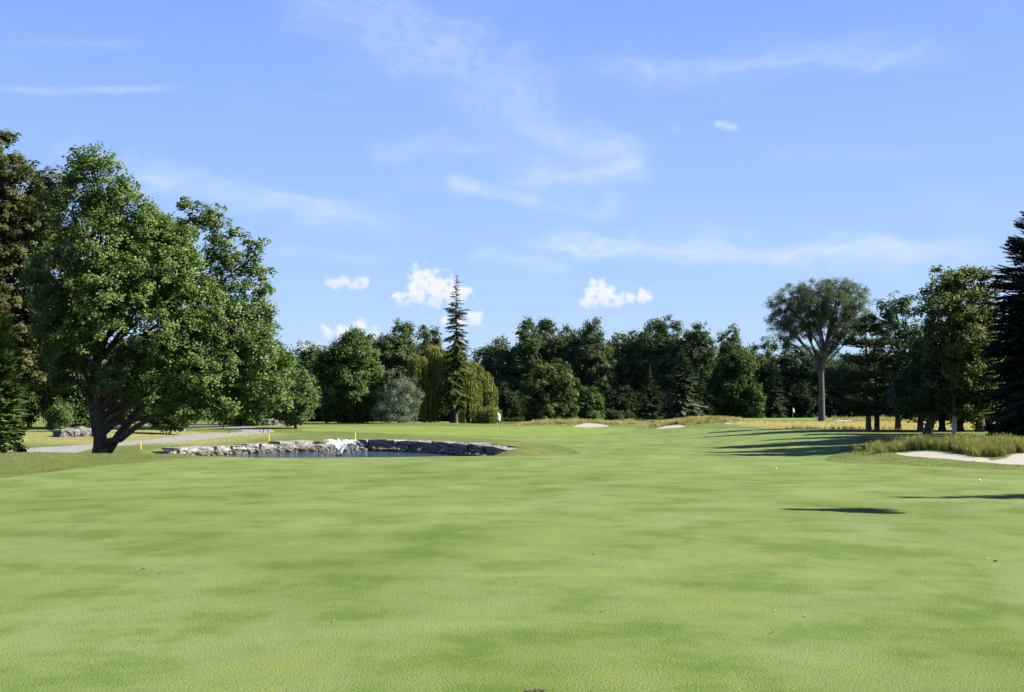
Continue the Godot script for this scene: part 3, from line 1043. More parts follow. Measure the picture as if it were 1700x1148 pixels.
func foliage(t: Node3D, lobes: Array, o: Dictionary):
	var size: float = o.get("leaf", 1.0)
	var clump: float = o.get("clump", 0.55)
	var per: int = o.get("per", 8)
	var dens: float = o.get("density", 0.9)
	var droop: float = o.get("droop", 0.0)
	var c1: Color = o.c1
	var c2: Color = o.c2
	var inner: float = o.get("inner", 0.45)
	var kinds: Array = o.get("sprigs", S.broad)
	var where := []
	var tints := PackedColorArray()
	var shift := rng.randf() * 100.0
	for l in lobes:
		var c: Vector3 = l[0]
		var r: Vector3 = l[1]
		var surface := 4.18 * (r.x * r.y + r.y * r.z + r.x * r.z)
		for q in int(surface * dens):
			var d := rand_dir()
			var bulge := 1.0 + 0.38 * noise_fine.get_noise_3d(d.x * 1.3 + shift + c.x, d.y * 1.3 + c.y, d.z * 1.3)
			var f := lerpf(inner, 1.0, sqrt(rng.randf())) * bulge
			var m := c + d * r * f
			var tone := rng.randf()
			var cs := clump * rng.randf_range(0.6, 1.35)
			var drop := int(per * rng.randf_range(0.5, 1.4))
			for s in drop:
				var off := rand_dir() * cs * pow(rng.randf(), 0.5)
				off.y *= 0.7
				off.y -= droop * off.length()
				var out := (d + rand_dir() * 0.7).normalized()
				var b := Basis(Quaternion(Vector3.UP, (Vector3.UP * 1.2 + out * 0.8).normalized())) * Basis(Vector3.UP, rng.randf() * TAU)
				where.append(Transform3D(b.scaled(Vector3.ONE * size * rng.randf_range(0.75, 1.25)), m + off))
				var mixv := clampf(tone * 0.65 + rng.randf() * 0.35, 0, 1)
				var col := c1.lerp(c2, mixv)
				tints.append(col * rng.randf_range(0.85, 1.15))
	copies("crown", kinds[rng.randi() % kinds.size()], o.get("mat", M.leaf), t, where, tints).set_meta("kind", "stuff")

func spruce(called: String, label: String, group: String, px: float, away: float, o: Dictionary) -> Node3D:
	# profile: [py, half width in pixels] from the tip down
	var base := ground_at(px, away)
	var t := thing(called, label, "tree", base, group)
	var s := away / 1826.7
	var prof := []
	for q in o.profile:
		prof.append([(at(px, q[0], away) - base).y, q[1] * s])
	var tip: float = prof[0][0]
	var foot: float = prof[prof.size() - 1][0]
	var r: float = o.get("trunk", 0.2)
	var st := new_st()
	tube(st, [Vector3(0, -0.3, 0), Vector3(0, 0.05, 0), Vector3(0, tip * 0.15, 0), Vector3(0.02, tip * 0.5, 0), Vector3(0, tip * 0.8, 0), Vector3(0, tip, 0)], [r * 1.5, r * 1.25, r, r * 0.65, r * 0.3, r * 0.05], 9)
	part("trunk", st.commit(), o.get("bark", M.grey_bark), t)
	var where := []
	var tints := PackedColorArray()
	var y := foot
	var full: float = o.get("fullness", 1.0)
	var gap: float = o.get("gap", 0.26)
	while y < tip:
		var w := 0.1
		for k in prof.size() - 1:
			if y <= prof[k][0] and y >= prof[k + 1][0]:
				w = lerpf(prof[k + 1][1], prof[k][1], (y - prof[k + 1][0]) / (prof[k][0] - prof[k + 1][0]))
		var q := (y - foot) / (tip - foot)
		var n := int(lerpf(7.0, 4.0, q) * full + rng.randf())
		for k in n:
			var long := maxf(w * rng.randf_range(o.get("least", 0.7), 1.12), 0.18)
			var tilt: float = lerpf(-0.42, 0.55, pow(q, 1.5)) + rng.randf_range(-0.16, 0.16) + o.get("lift", 0.0)
			var a := rng.randf() * TAU
			var b := Basis(Vector3.UP, a) * Basis(Vector3(0, 0, 1), tilt) * Basis(Vector3(1, 0, 0), rng.randf_range(-0.5, 0.5))
			var fat: float = maxf(long * o.get("fat", 0.8), 0.3)
			var col: Color = o.c1.lerp(o.c2, rng.randf()) * rng.randf_range(0.8, 1.2)
			var v := rng.randi() % 4
			where.append(Transform3D(b * Basis.from_scale(Vector3(long, fat, fat)), Vector3(0, y + rng.randf_range(-0.1, 0.1), 0)))
			tints.append(col)
			# side boughs fill the outer half
			for e in o.get("side", 2):
				var f := rng.randf_range(0.35, 0.8)
				var b2 := b * Basis(Vector3.UP, rng.randf_range(-0.9, 0.9)) * Basis(Vector3(0, 0, 1), rng.randf_range(-0.35, 0.1))
				var l2 := maxf(long * rng.randf_range(0.3, 0.5), 0.2)
				v = rng.randi() % 4
				where.append(Transform3D(b2.scaled(Vector3.ONE * l2), Vector3(0, y, 0) + b * Vector3(long * f, -0.04 * long, 0)))
				tints.append(col * rng.randf_range(0.85, 1.15))
		y += gap * rng.randf_range(0.7, 1.3) * lerpf(1.0, 0.75, q)
	copies("crown", S.frond[rng.randi() % 4], M.needle, t, where, tints).set_meta("kind", "stuff")
	return t

func build_left_trees():
	# the big silver maple by the path
	var lobes := [
		[168, 300, 52, 42, 0], [205, 345, 50, 45, 20], [262, 398, 40, 34, 5], [292, 430, 36, 40, -5], [240, 372, 36, 30, -20], [305, 475, 34, 40, 25], [150, 262, 32, 26, -5], [120, 350, 50, 55, 0], [230, 385, 60, 50, 30], [185, 420, 70, 60, 50],
		[290, 420, 45, 55, 10], [125, 450, 60, 60, 40], [270, 470, 60, 55, 40], [210, 500, 75, 60, 70], [330, 510, 55, 50, 10], [380, 540, 50, 45, 20],
		[300, 560, 60, 50, 50], [400, 600, 55, 45, 20], [350, 620, 60, 45, 45], [440, 580, 42, 38, 0], [455, 640, 38, 42, -10], [290, 640, 50, 38, 55], [400, 665, 42, 28, 30], [330, 670, 40, 22, 50],
		[130, 560, 55, 55, 50], [100, 520, 45, 50, 10], [230, 590, 60, 50, -50], [130, 620, 40, 38, 25], [225, 630, 40, 30, 60], [180, 480, 70, 60, -70], [300, 500, 60, 60, -70], [380, 590, 50, 50, -60], [420, 520, 34, 30, 0], [240, 440, 60, 60, -60],
	]
	tree("maple_tree", "broad silver-green maple with a forked trunk on the near bank by the path", "", 167, 50.0, {
		"limbs": [[[170, 738, 0, 0.24], [182, 733, 0.1, 0.17], [205, 728, 0.3, 0.15], [230, 710, 0.5, 0.13], [262, 690, 0.6, 0.10], [300, 660, 0.8, 0.06]], [[168, 716, 0, 0.28], [190, 700, 0, 0.20], [212, 672, 0.1, 0.17], [235, 640, 0.2, 0.14], [262, 590, 0.2, 0.10], [300, 520, 0.1, 0.06]], [[163, 722, 0, 0.26], [157, 690, 0, 0.2], [150, 640, 0, 0.17], [135, 560, 0, 0.12], [128, 450, 0, 0.07]]],
		"lobes": lobes, "trunk": 0.32, "fork": 1.2, "detail": true, "twigs": 7, "leaf": 0.82, "clump": 0.42, "per": 9, "density": 2.12, "inner": 0.5, "droop": 0.15,
		"c1": Color(0.056, 0.096, 0.020), "c2": Color(0.115, 0.162, 0.048), "mat": M.leaf})
	# the darker maple whose loose top stands clear above it
	tree("maple_tree", "darker green maple with a loose, gappy top rising behind the broad silver-green maple", "", 174, 52.5, {
		"lobes": [[338, 350, 38, 26, 0], [325, 378, 30, 18, 10], [365, 385, 30, 26, -10], [385, 410, 36, 32, 5], [425, 425, 28, 30, 0], [350, 430, 22, 22, -20], [400, 460, 42, 30, 15], [435, 470, 22, 28, 0], [360, 490, 36, 26, 10], [410, 510, 40, 26, 0], [380, 550, 55, 35, 10], [440, 560, 30, 30, 10], [350, 590, 60, 40, 0], [430, 610, 50, 40, -15]],
		"trunk": 0.2, "fork": 2.4, "lean": Vector3(1.5, 0, -0.3), "twigs": 7, "leaf": 0.9, "clump": 0.40, "per": 7, "density": 1.44, "inner": 0.6,
		"c1": Color(0.046, 0.080, 0.022), "c2": Color(0.090, 0.128, 0.040), "mat": M.leaf, "detail": true})
	# the red-tinged maple at the left edge
	tree("maple_tree", "tall dark maple with bronze-red leaves at the left edge", "", 85, 97.0, {
		"lobes": [[5, 250, 30, 32, 0], [-30, 290, 50, 50, 10], [40, 310, 45, 45, 20], [80, 320, 32, 40, -10], [0, 370, 55, 50, 40], [70, 390, 48, 48, 30], [-50, 400, 55, 60, 10], [20, 450, 60, 50, 50], [95, 460, 45, 50, 10], [-60, 490, 60, 55, 10], [50, 530, 60, 48, 50], [-10, 540, 60, 48, 45], [110, 560, 40, 42, 10], [20, 600, 60, 36, 40], [90, 620, 50, 32, 20], [-60, 600, 60, 42, 10], [30, 400, 60, 60, -50], [60, 520, 70, 60, -60], [-40, 520, 70, 60, -60]],
		"trunk": 0.32, "fork": 2.2, "twigs": 5, "leaf": 1.5, "clump": 0.65, "per": 8, "density": 1.05, "inner": 0.5,
		"c1": Color(0.038, 0.062, 0.019), "c2": Color(0.076, 0.074, 0.027), "mat": M.leaf})
	# the feathery evergreen at the very edge
	spruce("cedar_tree", "small feathery evergreen at the very left edge, before the dark maples", "", 2, 46.0, {
		"profile": [[520, 3], [550, 20], [600, 34], [650, 40], [700, 38], [738, 30]], "trunk": 0.14, "gap": 0.16, "fullness": 1.5, "side": 3, "fat": 0.9, "lift": 0.35,
		"c1": Color(0.045, 0.080, 0.022), "c2": Color(0.090, 0.130, 0.040)})
	bush("dark_shrub", "dark round shrub at the left edge beside the path", "", 12, 47.0, -25, 34, 650, 748, {"c1": Color(0.018, 0.030, 0.014), "c2": Color(0.035, 0.050, 0.022), "leaf": 0.7, "per": 9, "clump": 0.3, "density": 4.08})
	bush("leafy_shrub", "light green shrub before the shaded trunks behind the boulders", "", 100, 84.0, 80, 122, 664, 714, {"c1": Color(0.045, 0.085, 0.022), "c2": Color(0.085, 0.125, 0.040), "leaf": 0.9, "clump": 0.35, "per": 7, "density": 2.21})
	bush("dark_shrub", "dark rounded shrub on the knoll right of the forked maple trunk", "", 283, 84.0, 250, 312, 650, 714, {"c1": Color(0.025, 0.045, 0.016), "c2": Color(0.045, 0.072, 0.024), "leaf": 0.9, "clump": 0.4, "per": 7, "density": 2.21})
	# the shaded wood behind
	var list := [[-40, 100.0, 520, 690, 70, "at the far left behind the bronze maple"], [50, 104.0, 540, 692, 60, "right behind the bronze maple"], [124, 98.0, 560, 694, 58, "whose trunk shows above the grey boulders"], [205, 108.0, 560, 692, 62, "behind the forked trunk of the broad maple"], [300, 112.0, 570, 694, 62, "behind the dark rounded shrub"], [395, 120.0, 575, 696, 60, "above the bend of the path"], [462, 135.0, 580, 694, 46, "behind the small tree by the pale stones"]]
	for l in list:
		tree("added_shade_tree", "dark leafy tree in the wood " + l[5], "trees of the shaded wood on the left", l[0], l[1], {
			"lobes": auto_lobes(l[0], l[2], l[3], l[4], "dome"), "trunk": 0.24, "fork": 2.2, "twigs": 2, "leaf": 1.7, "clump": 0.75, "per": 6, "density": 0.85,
			"c1": Color(0.026, 0.048, 0.016), "c2": Color(0.050, 0.080, 0.026), "mat": M.dull_leaf})

func bush(called: String, label: String, group: String, px: float, away: float, left: float, right: float, top: float, bot: float, o: Dictionary) -> Node3D:
	var d := {"lobes": auto_lobes((left + right) * 0.5, top, bot, (right - left) * 0.5, "bush"), "trunk": 0.06, "fork": 0.4, "twigs": 3, "mat": M.dull_leaf, "category": "shrub", "multi": true}
	d.merge(o, true)
	return tree(called, label, group, px, away, d)

func build_middle_trees():
	tree("added_maple", "small light green tree on a thin trunk beside the pale stones", "", 491, 112.0, {
		"lobes": auto_lobes(491, 606, 696, 40, "oval"), "trunk": 0.13, "fork": 1.6, "twigs": 4, "leaf": 1.15, "clump": 0.5, "per": 6, "density": 1.36,
		"c1": Color(0.060, 0.105, 0.030), "c2": Color(0.100, 0.150, 0.052)})
	tree("maple_tree", "rounded green maple left of the weeping willow", "", 582, 146.0, {
		"lobes": auto_lobes(578, 552, 694, 60, "oval"), "trunk": 0.28, "fork": 2.0, "twigs": 3, "leaf": 1.7, "clump": 0.75, "per": 6, "density": 1.05,
		"c1": Color(0.040, 0.078, 0.020), "c2": Color(0.082, 0.122, 0.034)})
	tree("silver_leaved_shrub", "pale silvery-leaved small tree between the maple and the weeping willow", "", 662, 133.0, {
		"lobes": [[668, 640, 20, 18, 0], [675, 660, 18, 24, 5], [655, 662, 20, 20, 0], [640, 682, 20, 16, 10], [665, 685, 24, 16, 10], [680, 690, 12, 16, 0], [690, 650, 10, 20, -5]], "trunk": 0.12, "fork": 1.0, "twigs": 3, "leaf": 1.3, "clump": 0.6, "per": 7, "density": 1.19, "droop": 0.2,
		"c1": Color(0.085, 0.115, 0.072), "c2": Color(0.165, 0.195, 0.135), "sprigs": S.fine, "mat": M.dull_leaf})
	willow()
	spruce("spruce_tree", "tall thin spruce with a sparse spire in front of the weeping willow", "", 757, 138.0, {
		"profile": [[456, 1], [475, 9], [500, 14], [515, 22], [540, 18], [565, 26], [585, 24], [610, 30], [640, 30], [660, 28], [672, 18]], "trunk": 0.2, "gap": 0.34, "fullness": 1.15, "least": 0.3, "side": 3, "fat": 0.85, "lift": -0.22,
		"c1": Color(0.028, 0.040, 0.012), "c2": Color(0.056, 0.068, 0.020)})
	tree("multi_stemmed_tree", "rounded yellow-green tree with several stems behind the back bunker", "", 913, 150.0, {
		"lobes": auto_lobes(915, 598, 700, 49, "dome"), "trunk": 0.14, "fork": 0.8, "multi": true, "twigs": 5, "leaf": 1.5, "clump": 0.65, "per": 6, "density": 1.02,
		"c1": Color(0.045, 0.068, 0.020), "c2": Color(0.085, 0.108, 0.032), "mat": M.dull_leaf})
	bush("leafy_shrub", "mid green bushy shrub right of the rounded yellow-green tree", "", 980, 156.0, 950, 1004, 645, 702, {"c1": Color(0.04, 0.075, 0.022), "c2": Color(0.075, 0.115, 0.036), "leaf": 1.7, "clump": 0.6, "per": 6, "density": 1.36})
	bush("dark_shrub", "low dark shrub in the shade behind the dry grass, below the tall poplars", "", 1020, 158.0, 1002, 1036, 682, 703, {"c1": Color(0.03, 0.05, 0.025), "c2": Color(0.05, 0.075, 0.035), "leaf": 1.5, "clump": 0.5, "per": 6, "density": 1.53})
	spruce("spruce_tree", "narrow pointed spruce left of the broader spruce by the dark wood", "", 1080, 152.0, {
		"profile": [[607, 1], [630, 10], [655, 18], [680, 26], [702, 30]], "trunk": 0.16, "gap": 0.28, "fullness": 1.25, "side": 2, "lift": 0.05,
		"c1": Color(0.022, 0.036, 0.016), "c2": Color(0.045, 0.064, 0.026)})
	spruce("spruce_tree", "broad grey-green spruce behind the middle bunker", "", 1134, 146.0, {
		"profile": [[574, 1], [600, 14], [630, 26], [660, 36], [685, 44], [697, 38]], "trunk": 0.2, "gap": 0.26, "fullness": 1.35, "side": 2, "lift": 0.0,
		"c1": Color(0.034, 0.052, 0.026), "c2": Color(0.068, 0.092, 0.046)})
	tree("dark_maple", "very dark maple right of the broad grey-green spruce", "", 1215, 160.0, {
		"lobes": auto_lobes(1214, 574, 700, 40, "oval"), "trunk": 0.25, "fork": 1.8, "twigs": 2, "leaf": 1.8, "clump": 0.75, "per": 6, "density": 1.02,
		"c1": Color(0.022, 0.045, 0.014), "c2": Color(0.045, 0.076, 0.024), "mat": M.dull_leaf})
	bush("leafy_shrub", "small light green tree-like shrub in front of the very dark maple", "", 1256, 158.0, 1240, 1268, 636, 694, {"c1": Color(0.05, 0.09, 0.03), "c2": Color(0.09, 0.13, 0.05), "leaf": 1.6, "clump": 0.5, "per": 6, "density": 1.36})
	spruce("spruce_tree", "slim spruce beside the far flag", "", 1286, 166.0, {
		"profile": [[588, 1], [615, 10], [650, 18], [680, 24], [697, 24]], "trunk": 0.16, "gap": 0.32, "fullness": 1.2, "side": 2, "lift": -0.05,
		"c1": Color(0.020, 0.036, 0.018), "c2": Color(0.040, 0.060, 0.030)})

func willow():
	var away := 147.0
	var base := ground_at(752, away)
	var t := thing("weeping_willow", "yellow-green weeping willow with streamers hanging to the ground behind the tall spruce", "tree", base)
	var s := away / 1826.7
	var st := new_st()
	tube(st, [Vector3(0, -0.4, 0), Vector3(0, 0.2, 0), Vector3(0.1, 2.5, 0), Vector3(-0.2, 5.0, 0)], [0.65, 0.5, 0.42, 0.25], 9)
	var domes := [[700, 596, 22, 16, 0], [722, 586, 20, 14, 8], [800, 628, 18, 14, 4], [812, 648, 14, 12, 8], [806, 640, 16, 14, -14], [688, 622, 14, 14, 6], [785, 612, 18, 14, 0]]
	for k in 30:
		var side := rng.randf()
		var px := lerpf(690.0, 814.0, side)
		var roof := 582.0 + 34.0 * pow(absf(side - 0.28) / 0.72, 1.6) * 1.9
		domes.append([px, roof + absf(rng.randfn(0.0, 1.0)) * 26.0, rng.randf_range(10, 20), rng.randf_range(8, 16), rng.randf_range(-48, 48) * (1.0 - 0.5 * absf(side - 0.5))])
	var where := []
	var tints := PackedColorArray()
	for d in domes:
		var c := at(d[0], d[1], away) - base
		c.z = d[4] * s
		tube(st, curve(Vector3(0, 2.6, 0), c, Vector3(0, 0.6, 0), 4), [0.2, 0.15, 0.1, 0.07, 0.04], 5)
		var r := Vector3(d[2], d[3], d[2]) * s
		for k in int(90 + r.x * r.z * 40.0):
			var dir := rand_dir()
			dir.y = absf(dir.y)
			var p := c + dir * r * rng.randf_range(0.75, 1.08)
			var g := height(base.x + p.x, base.z + p.z) - base.y
			var drop := minf(p.y - g - 0.15, rng.randf_range(1.2, 3.6))
			if p.y < 5.6 and rng.randf() < 0.65:
				drop = p.y - g - rng.randf_range(0.05, 0.7)
			if drop < 0.5:
				continue
			# a streamer leaves outwards and then hangs
			var b := Basis(Vector3.UP, rng.randf() * TAU) * Basis(Vector3(1, 0, 0), rng.randf_range(-0.05, 0.05))
			where.append(Transform3D(b * Basis.from_scale(Vector3(2.8, drop, 2.8)), p))
			var col := Color(0.085, 0.108, 0.024).lerp(Color(0.155, 0.170, 0.052), rng.randf())
			tints.append(col)
	part("trunk", st.commit(), M.bark, t)
	copies("crown", S.streamer, M.dull_leaf, t, where, tints).set_meta("kind", "stuff")

func build_right_trees():
	# the tall open tree with the forked grey trunk
	tree("elm_tree", "tall open umbrella-shaped tree with a forked grey trunk beside the far green", "", 1364, 130.0, {
		"lobes": [[1300, 505, 26, 22, 0], [1325, 490, 30, 20, 10], [1360, 480, 34, 18, 0], [1395, 478, 30, 16, -8], [1422, 490, 20, 18, 0], [1345, 510, 30, 20, 20], [1385, 505, 36, 22, 20], [1420, 520, 26, 22, 5], [1290, 530, 20, 18, 0], [1310, 545, 24, 20, 12], [1350, 545, 22, 18, -20], [1400, 545, 30, 22, 0], [1430, 545, 18, 18, 0], [1340, 525, 40, 22, -30], [1390, 520, 40, 25, -30], [1300, 565, 20, 14, 0], [1375, 575, 22, 14, -10]],
		"trunk": 0.36, "fork": 6.0, "twigs": 7, "leaf": 1.3, "clump": 0.6, "per": 8, "density": 1.05, "inner": 0.35, "droop": 0.2, "detail": true, "bark": M.grey_bark,
		"c1": Color(0.045, 0.072, 0.026), "c2": Color(0.085, 0.115, 0.042), "sprigs": S.fine})
	# layered pine on two trunks
	var pine := [[1478, 512, 30, 20, 10], [1505, 510, 24, 18, 0], [1455, 540, 34, 16, 0], [1495, 550, 36, 18, 20]]
	tree("locust_tree", "dark round-topped tree behind the layered pine", "", 1490, 84.0, {
		"lobes": pine + [[1520, 560, 30, 24, 0], [1480, 590, 50, 30, 0], [1530, 610, 40, 36, 0], [1470, 640, 50, 36, 0], [1520, 660, 44, 30, 0]], "trunk": 0.22, "fork": 2.4, "twigs": 4, "leaf": 1.15, "clump": 0.55, "per": 6, "density": 1.19, "bark": M.grey_bark,
		"c1": Color(0.030, 0.058, 0.022), "c2": Color(0.052, 0.086, 0.030)})
	layered_pine("pine_tree", "pine with flat layered boughs on a straight trunk at the edge of the golden grass", 1441, 75.0, [[545, 26], [570, 46], [595, 40], [620, 56], [645, 50], [668, 52], [684, 34]])
	layered_pine("pine_tree", "slightly leaning pine just right of the straight-trunked pine", 1455, 76.0, [[570, 20], [600, 40], [630, 46], [655, 50], [680, 40]])
	# birch and its leaning neighbour
	tree("birch_tree", "birch with a white trunk and hanging yellow-green leaves above the tall grass", "", 1583, 55.0, {
		"lobes": [[1575, 460, 30, 28, 0], [1610, 462, 30, 28, -5], [1640, 470, 18, 26, 0], [1550, 480, 20, 16, 5], [1560, 515, 36, 32, 10], [1605, 510, 40, 34, 10], [1635, 530, 26, 36, 0], [1550, 560, 32, 30, 5], [1590, 570, 42, 38, 20], [1632, 580, 28, 36, 8], [1560, 610, 36, 34, 5], [1605, 620, 42, 36, 20], [1640, 640, 24, 36, 0], [1590, 655, 36, 28, 10], [1625, 668, 22, 26, 14], [1600, 540, 50, 50, -35], [1590, 620, 50, 50, -35]],
		"trunk": 0.105, "fork": 3.0, "twigs": 6, "leaf": 0.8, "clump": 0.36, "per": 9, "density": 2.29, "inner": 0.4, "droop": 0.5, "bark": M.birch_bark, "detail": true,
		"c1": Color(0.064, 0.086, 0.019), "c2": Color(0.132, 0.150, 0.038), "mat": M.leaf})
	tree("dark_maple", "dark tree with a leaning trunk just left of the white birch trunk", "", 1536, 56.0, {
		"lobes": [[1560, 600, 30, 30, 0], [1535, 620, 36, 28, 5], [1510, 640, 34, 26, 0], [1555, 650, 40, 26, 20], [1520, 665, 42, 20, 15], [1580, 670, 38, 18, 20], [1540, 580, 30, 24, -10], [1550, 650, 60, 30, -30]],
		"trunk": 0.23, "fork": 1.5, "lean": Vector3(0.45, 0, 0), "twigs": 5, "leaf": 0.85, "clump": 0.42, "per": 8, "density": 2.04, "detail": true,
		"c1": Color(0.022, 0.040, 0.013), "c2": Color(0.045, 0.066, 0.020)})
	# blue spruce cut by the right edge
	spruce("blue_spruce", "very dark blue-green spruce cut by the right edge", "", 1728, 46.0, {
		"profile": [[318, 2], [360, 22], [400, 42], [440, 62], [490, 70], [560, 78], [620, 86], [670, 92], [698, 84]], "trunk": 0.17, "gap": 0.17, "fullness": 1.6, "side": 3, "fat": 0.75, "lift": 0.05,
		"c1": Color(0.011, 0.019, 0.012), "c2": Color(0.024, 0.035, 0.024)})
	# the shade trees farther back: a row of trunks under one dark roof of leaves
	var list := [[1527, 74.0, 560, 690, 44, 0.20, "with the slim trunk left of the leaning trunk"], [1563, 78.0, 560, 694, 42, 0.22, "behind the leaning trunk"], [1592, 76.0, 550, 694, 46, 0.26, "right behind the white birch trunk"], [1626, 74.0, 550, 696, 50, 0.30, "with the stout trunk right of the birch"], [1641, 77.0, 580, 696, 44, 0.26, "touching the stout trunk right of the birch"], [1712, 80.0, 540, 694, 56, 0.3, "behind the blue-green spruce"], [1775, 78.0, 540, 694, 56, 0.3, "beyond the right edge"]]
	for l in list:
		tree("added_shade_tree", "dark shade tree " + l[6], "row of dark shade trees on the right", l[0], l[1], {
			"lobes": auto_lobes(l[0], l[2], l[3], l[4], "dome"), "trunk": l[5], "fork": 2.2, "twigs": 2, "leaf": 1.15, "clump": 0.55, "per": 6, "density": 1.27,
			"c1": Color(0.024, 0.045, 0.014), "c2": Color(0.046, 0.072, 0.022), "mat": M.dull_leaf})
	for l in [[1826, 50.0, 262, 545, 90, "nearest to the blue-green spruce"], [1818, 61.0, 330, 545, 80, "in the middle of three"], [1786, 67.0, 392, 545, 76, "farthest of three"]]:  # unseen trees added to fill the big shadow across the fairway
		tree("added_shade_tree", "unseen tree added beyond the right edge to fill the big shadow, " + l[5], "row of dark shade trees on the right", l[0], l[1], {
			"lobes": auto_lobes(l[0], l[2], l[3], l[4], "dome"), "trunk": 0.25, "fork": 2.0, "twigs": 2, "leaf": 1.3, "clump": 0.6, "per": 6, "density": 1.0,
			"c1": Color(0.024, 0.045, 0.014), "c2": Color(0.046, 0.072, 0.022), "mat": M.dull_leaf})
	# unseen: a spruce known from its shadow, a maple added to cast another
	spruce("spruce_tree", "spruce beyond the right edge whose tip shades the fairway", "", 2610, 22.3, {
		"profile": [[-20, 2], [60, 30], [160, 60], [300, 110], [480, 160], [640, 190], [740, 180]], "trunk": 0.16, "gap": 0.2, "fullness": 1.4, "side": 2,
		"c1": Color(0.020, 0.035, 0.020), "c2": Color(0.040, 0.060, 0.035)})
	var young := tree("added_maple", "unseen maple added beyond the right edge, its long low branch shaped to cast a shadow", "", 2560, 19.2, {
		"lobes": [[2600, 330, 150, 120, 0], [2560, 430, 170, 110, 40], [2650, 440, 160, 120, -40]], "trunk": 0.1, "fork": 1.6, "twigs": 5, "leaf": 0.9, "clump": 0.4, "per": 8, "density": 2.04,
		"c1": Color(0.04, 0.075, 0.02), "c2": Color(0.08, 0.12, 0.04)})
	var up := tan(deg_to_rad(SUN_UP))
	var b0 := young.position
	var hgt := 3.9
	var st := new_st()
	var tipv := Vector3(4.9 + hgt / up, hgt, -19.4) - b0
	var inner := Vector3(6.5 + hgt / up, hgt + 0.1, -19.2) - b0
	tube(st, curve(Vector3(0.0, 2.6, 0), inner, Vector3(0, 0.35, 0), 5), [0.035, 0.026, 0.020, 0.015, 0.011, 0.009], 6)
	tube(st, [inner, inner.lerp(tipv, 0.5), tipv], [0.009, 0.006, 0.003], 5)
	part("limb", st.commit(), M.bark, young)
	var where := []
	var tints := PackedColorArray()
	for k in 260:  # leaf tuft shaped to throw the detached shadow on the near fairway
		var t := pow(rng.randf(), 1.5)
		var w := 0.42 * (1.0 - smoothstep(0.15, 0.75, t)) + 0.04
		where.append(Transform3D(Basis.from_euler(Vector3(rng.randf() * 6, rng.randf() * 6, 0)).scaled(Vector3.ONE * 0.55), inner.lerp(tipv, t) + Vector3(rng.randf_range(-0.05, 0.05), rng.randf_range(-0.4, 0.4) * w, rng.randf_range(-1, 1) * w)))
		tints.append(Color(0.04, 0.075, 0.02).lerp(Color(0.08, 0.12, 0.04), rng.randf()))
	copies("leaves", S.broad[0], M.leaf, young, where, tints).set_meta("kind", "stuff")

func layered_pine(called: String, label: String, px: float, away: float, layers: Array):
	var base := ground_at(px, away)
	var t := thing(called, label, "tree", base, "pair of layered pines")
	var s := away / 1826.7
	var st := new_st()
	var top := (at(px, layers[0][0], away) - base).y
	tube(st, [Vector3(0, -0.3, 0), Vector3(0, 0.05, 0), Vector3(0.05, top * 0.4, 0), Vector3(-0.1, top, 0)], [0.26, 0.19, 0.15, 0.04], 9)
	var where := []
	var tints := PackedColorArray()
	for l in layers:
		var y := (at(px, l[0], away) - base).y
		for k in 13:
			var a := TAU * k / 13.0 + rng.randf_range(-0.3, 0.3)
			var long: float = l[1] * s * rng.randf_range(0.7, 1.15)
			var end := Vector3(cos(a) * long, y + rng.randf_range(-0.1, 0.3), sin(a) * long)
			var from := Vector3(0, y - 0.2, 0)
			tube(st, curve(from, end, Vector3(0, -0.1, 0), 3), [0.05, 0.04, 0.025, 0.01], 5)
			for q in 20:
				var f := rng.randf_range(0.3, 1.0)
				var p := from.lerp(end, f) + Vector3(rng.randf_range(-0.3, 0.3), rng.randf_range(-0.05, 0.15), rng.randf_range(-0.3, 0.3))
				var v := rng.randi() % 4
				var b := Basis(Vector3.UP, -a + rng.randf_range(-1.0, 1.0)) * Basis(Vector3(0, 0, 1), rng.randf_range(0.0, 0.6))
				where.append(Transform3D(b.scaled(Vector3.ONE * rng.randf_range(0.35, 0.6)), p))
				tints.append(Color(0.036, 0.060, 0.026).lerp(Color(0.075, 0.105, 0.045), rng.randf()))
	part("trunk", st.commit(), M.bark, t)
	copies("crown", S.frond[rng.randi() % 4], M.needle, t, where, tints).set_meta("kind", "stuff")

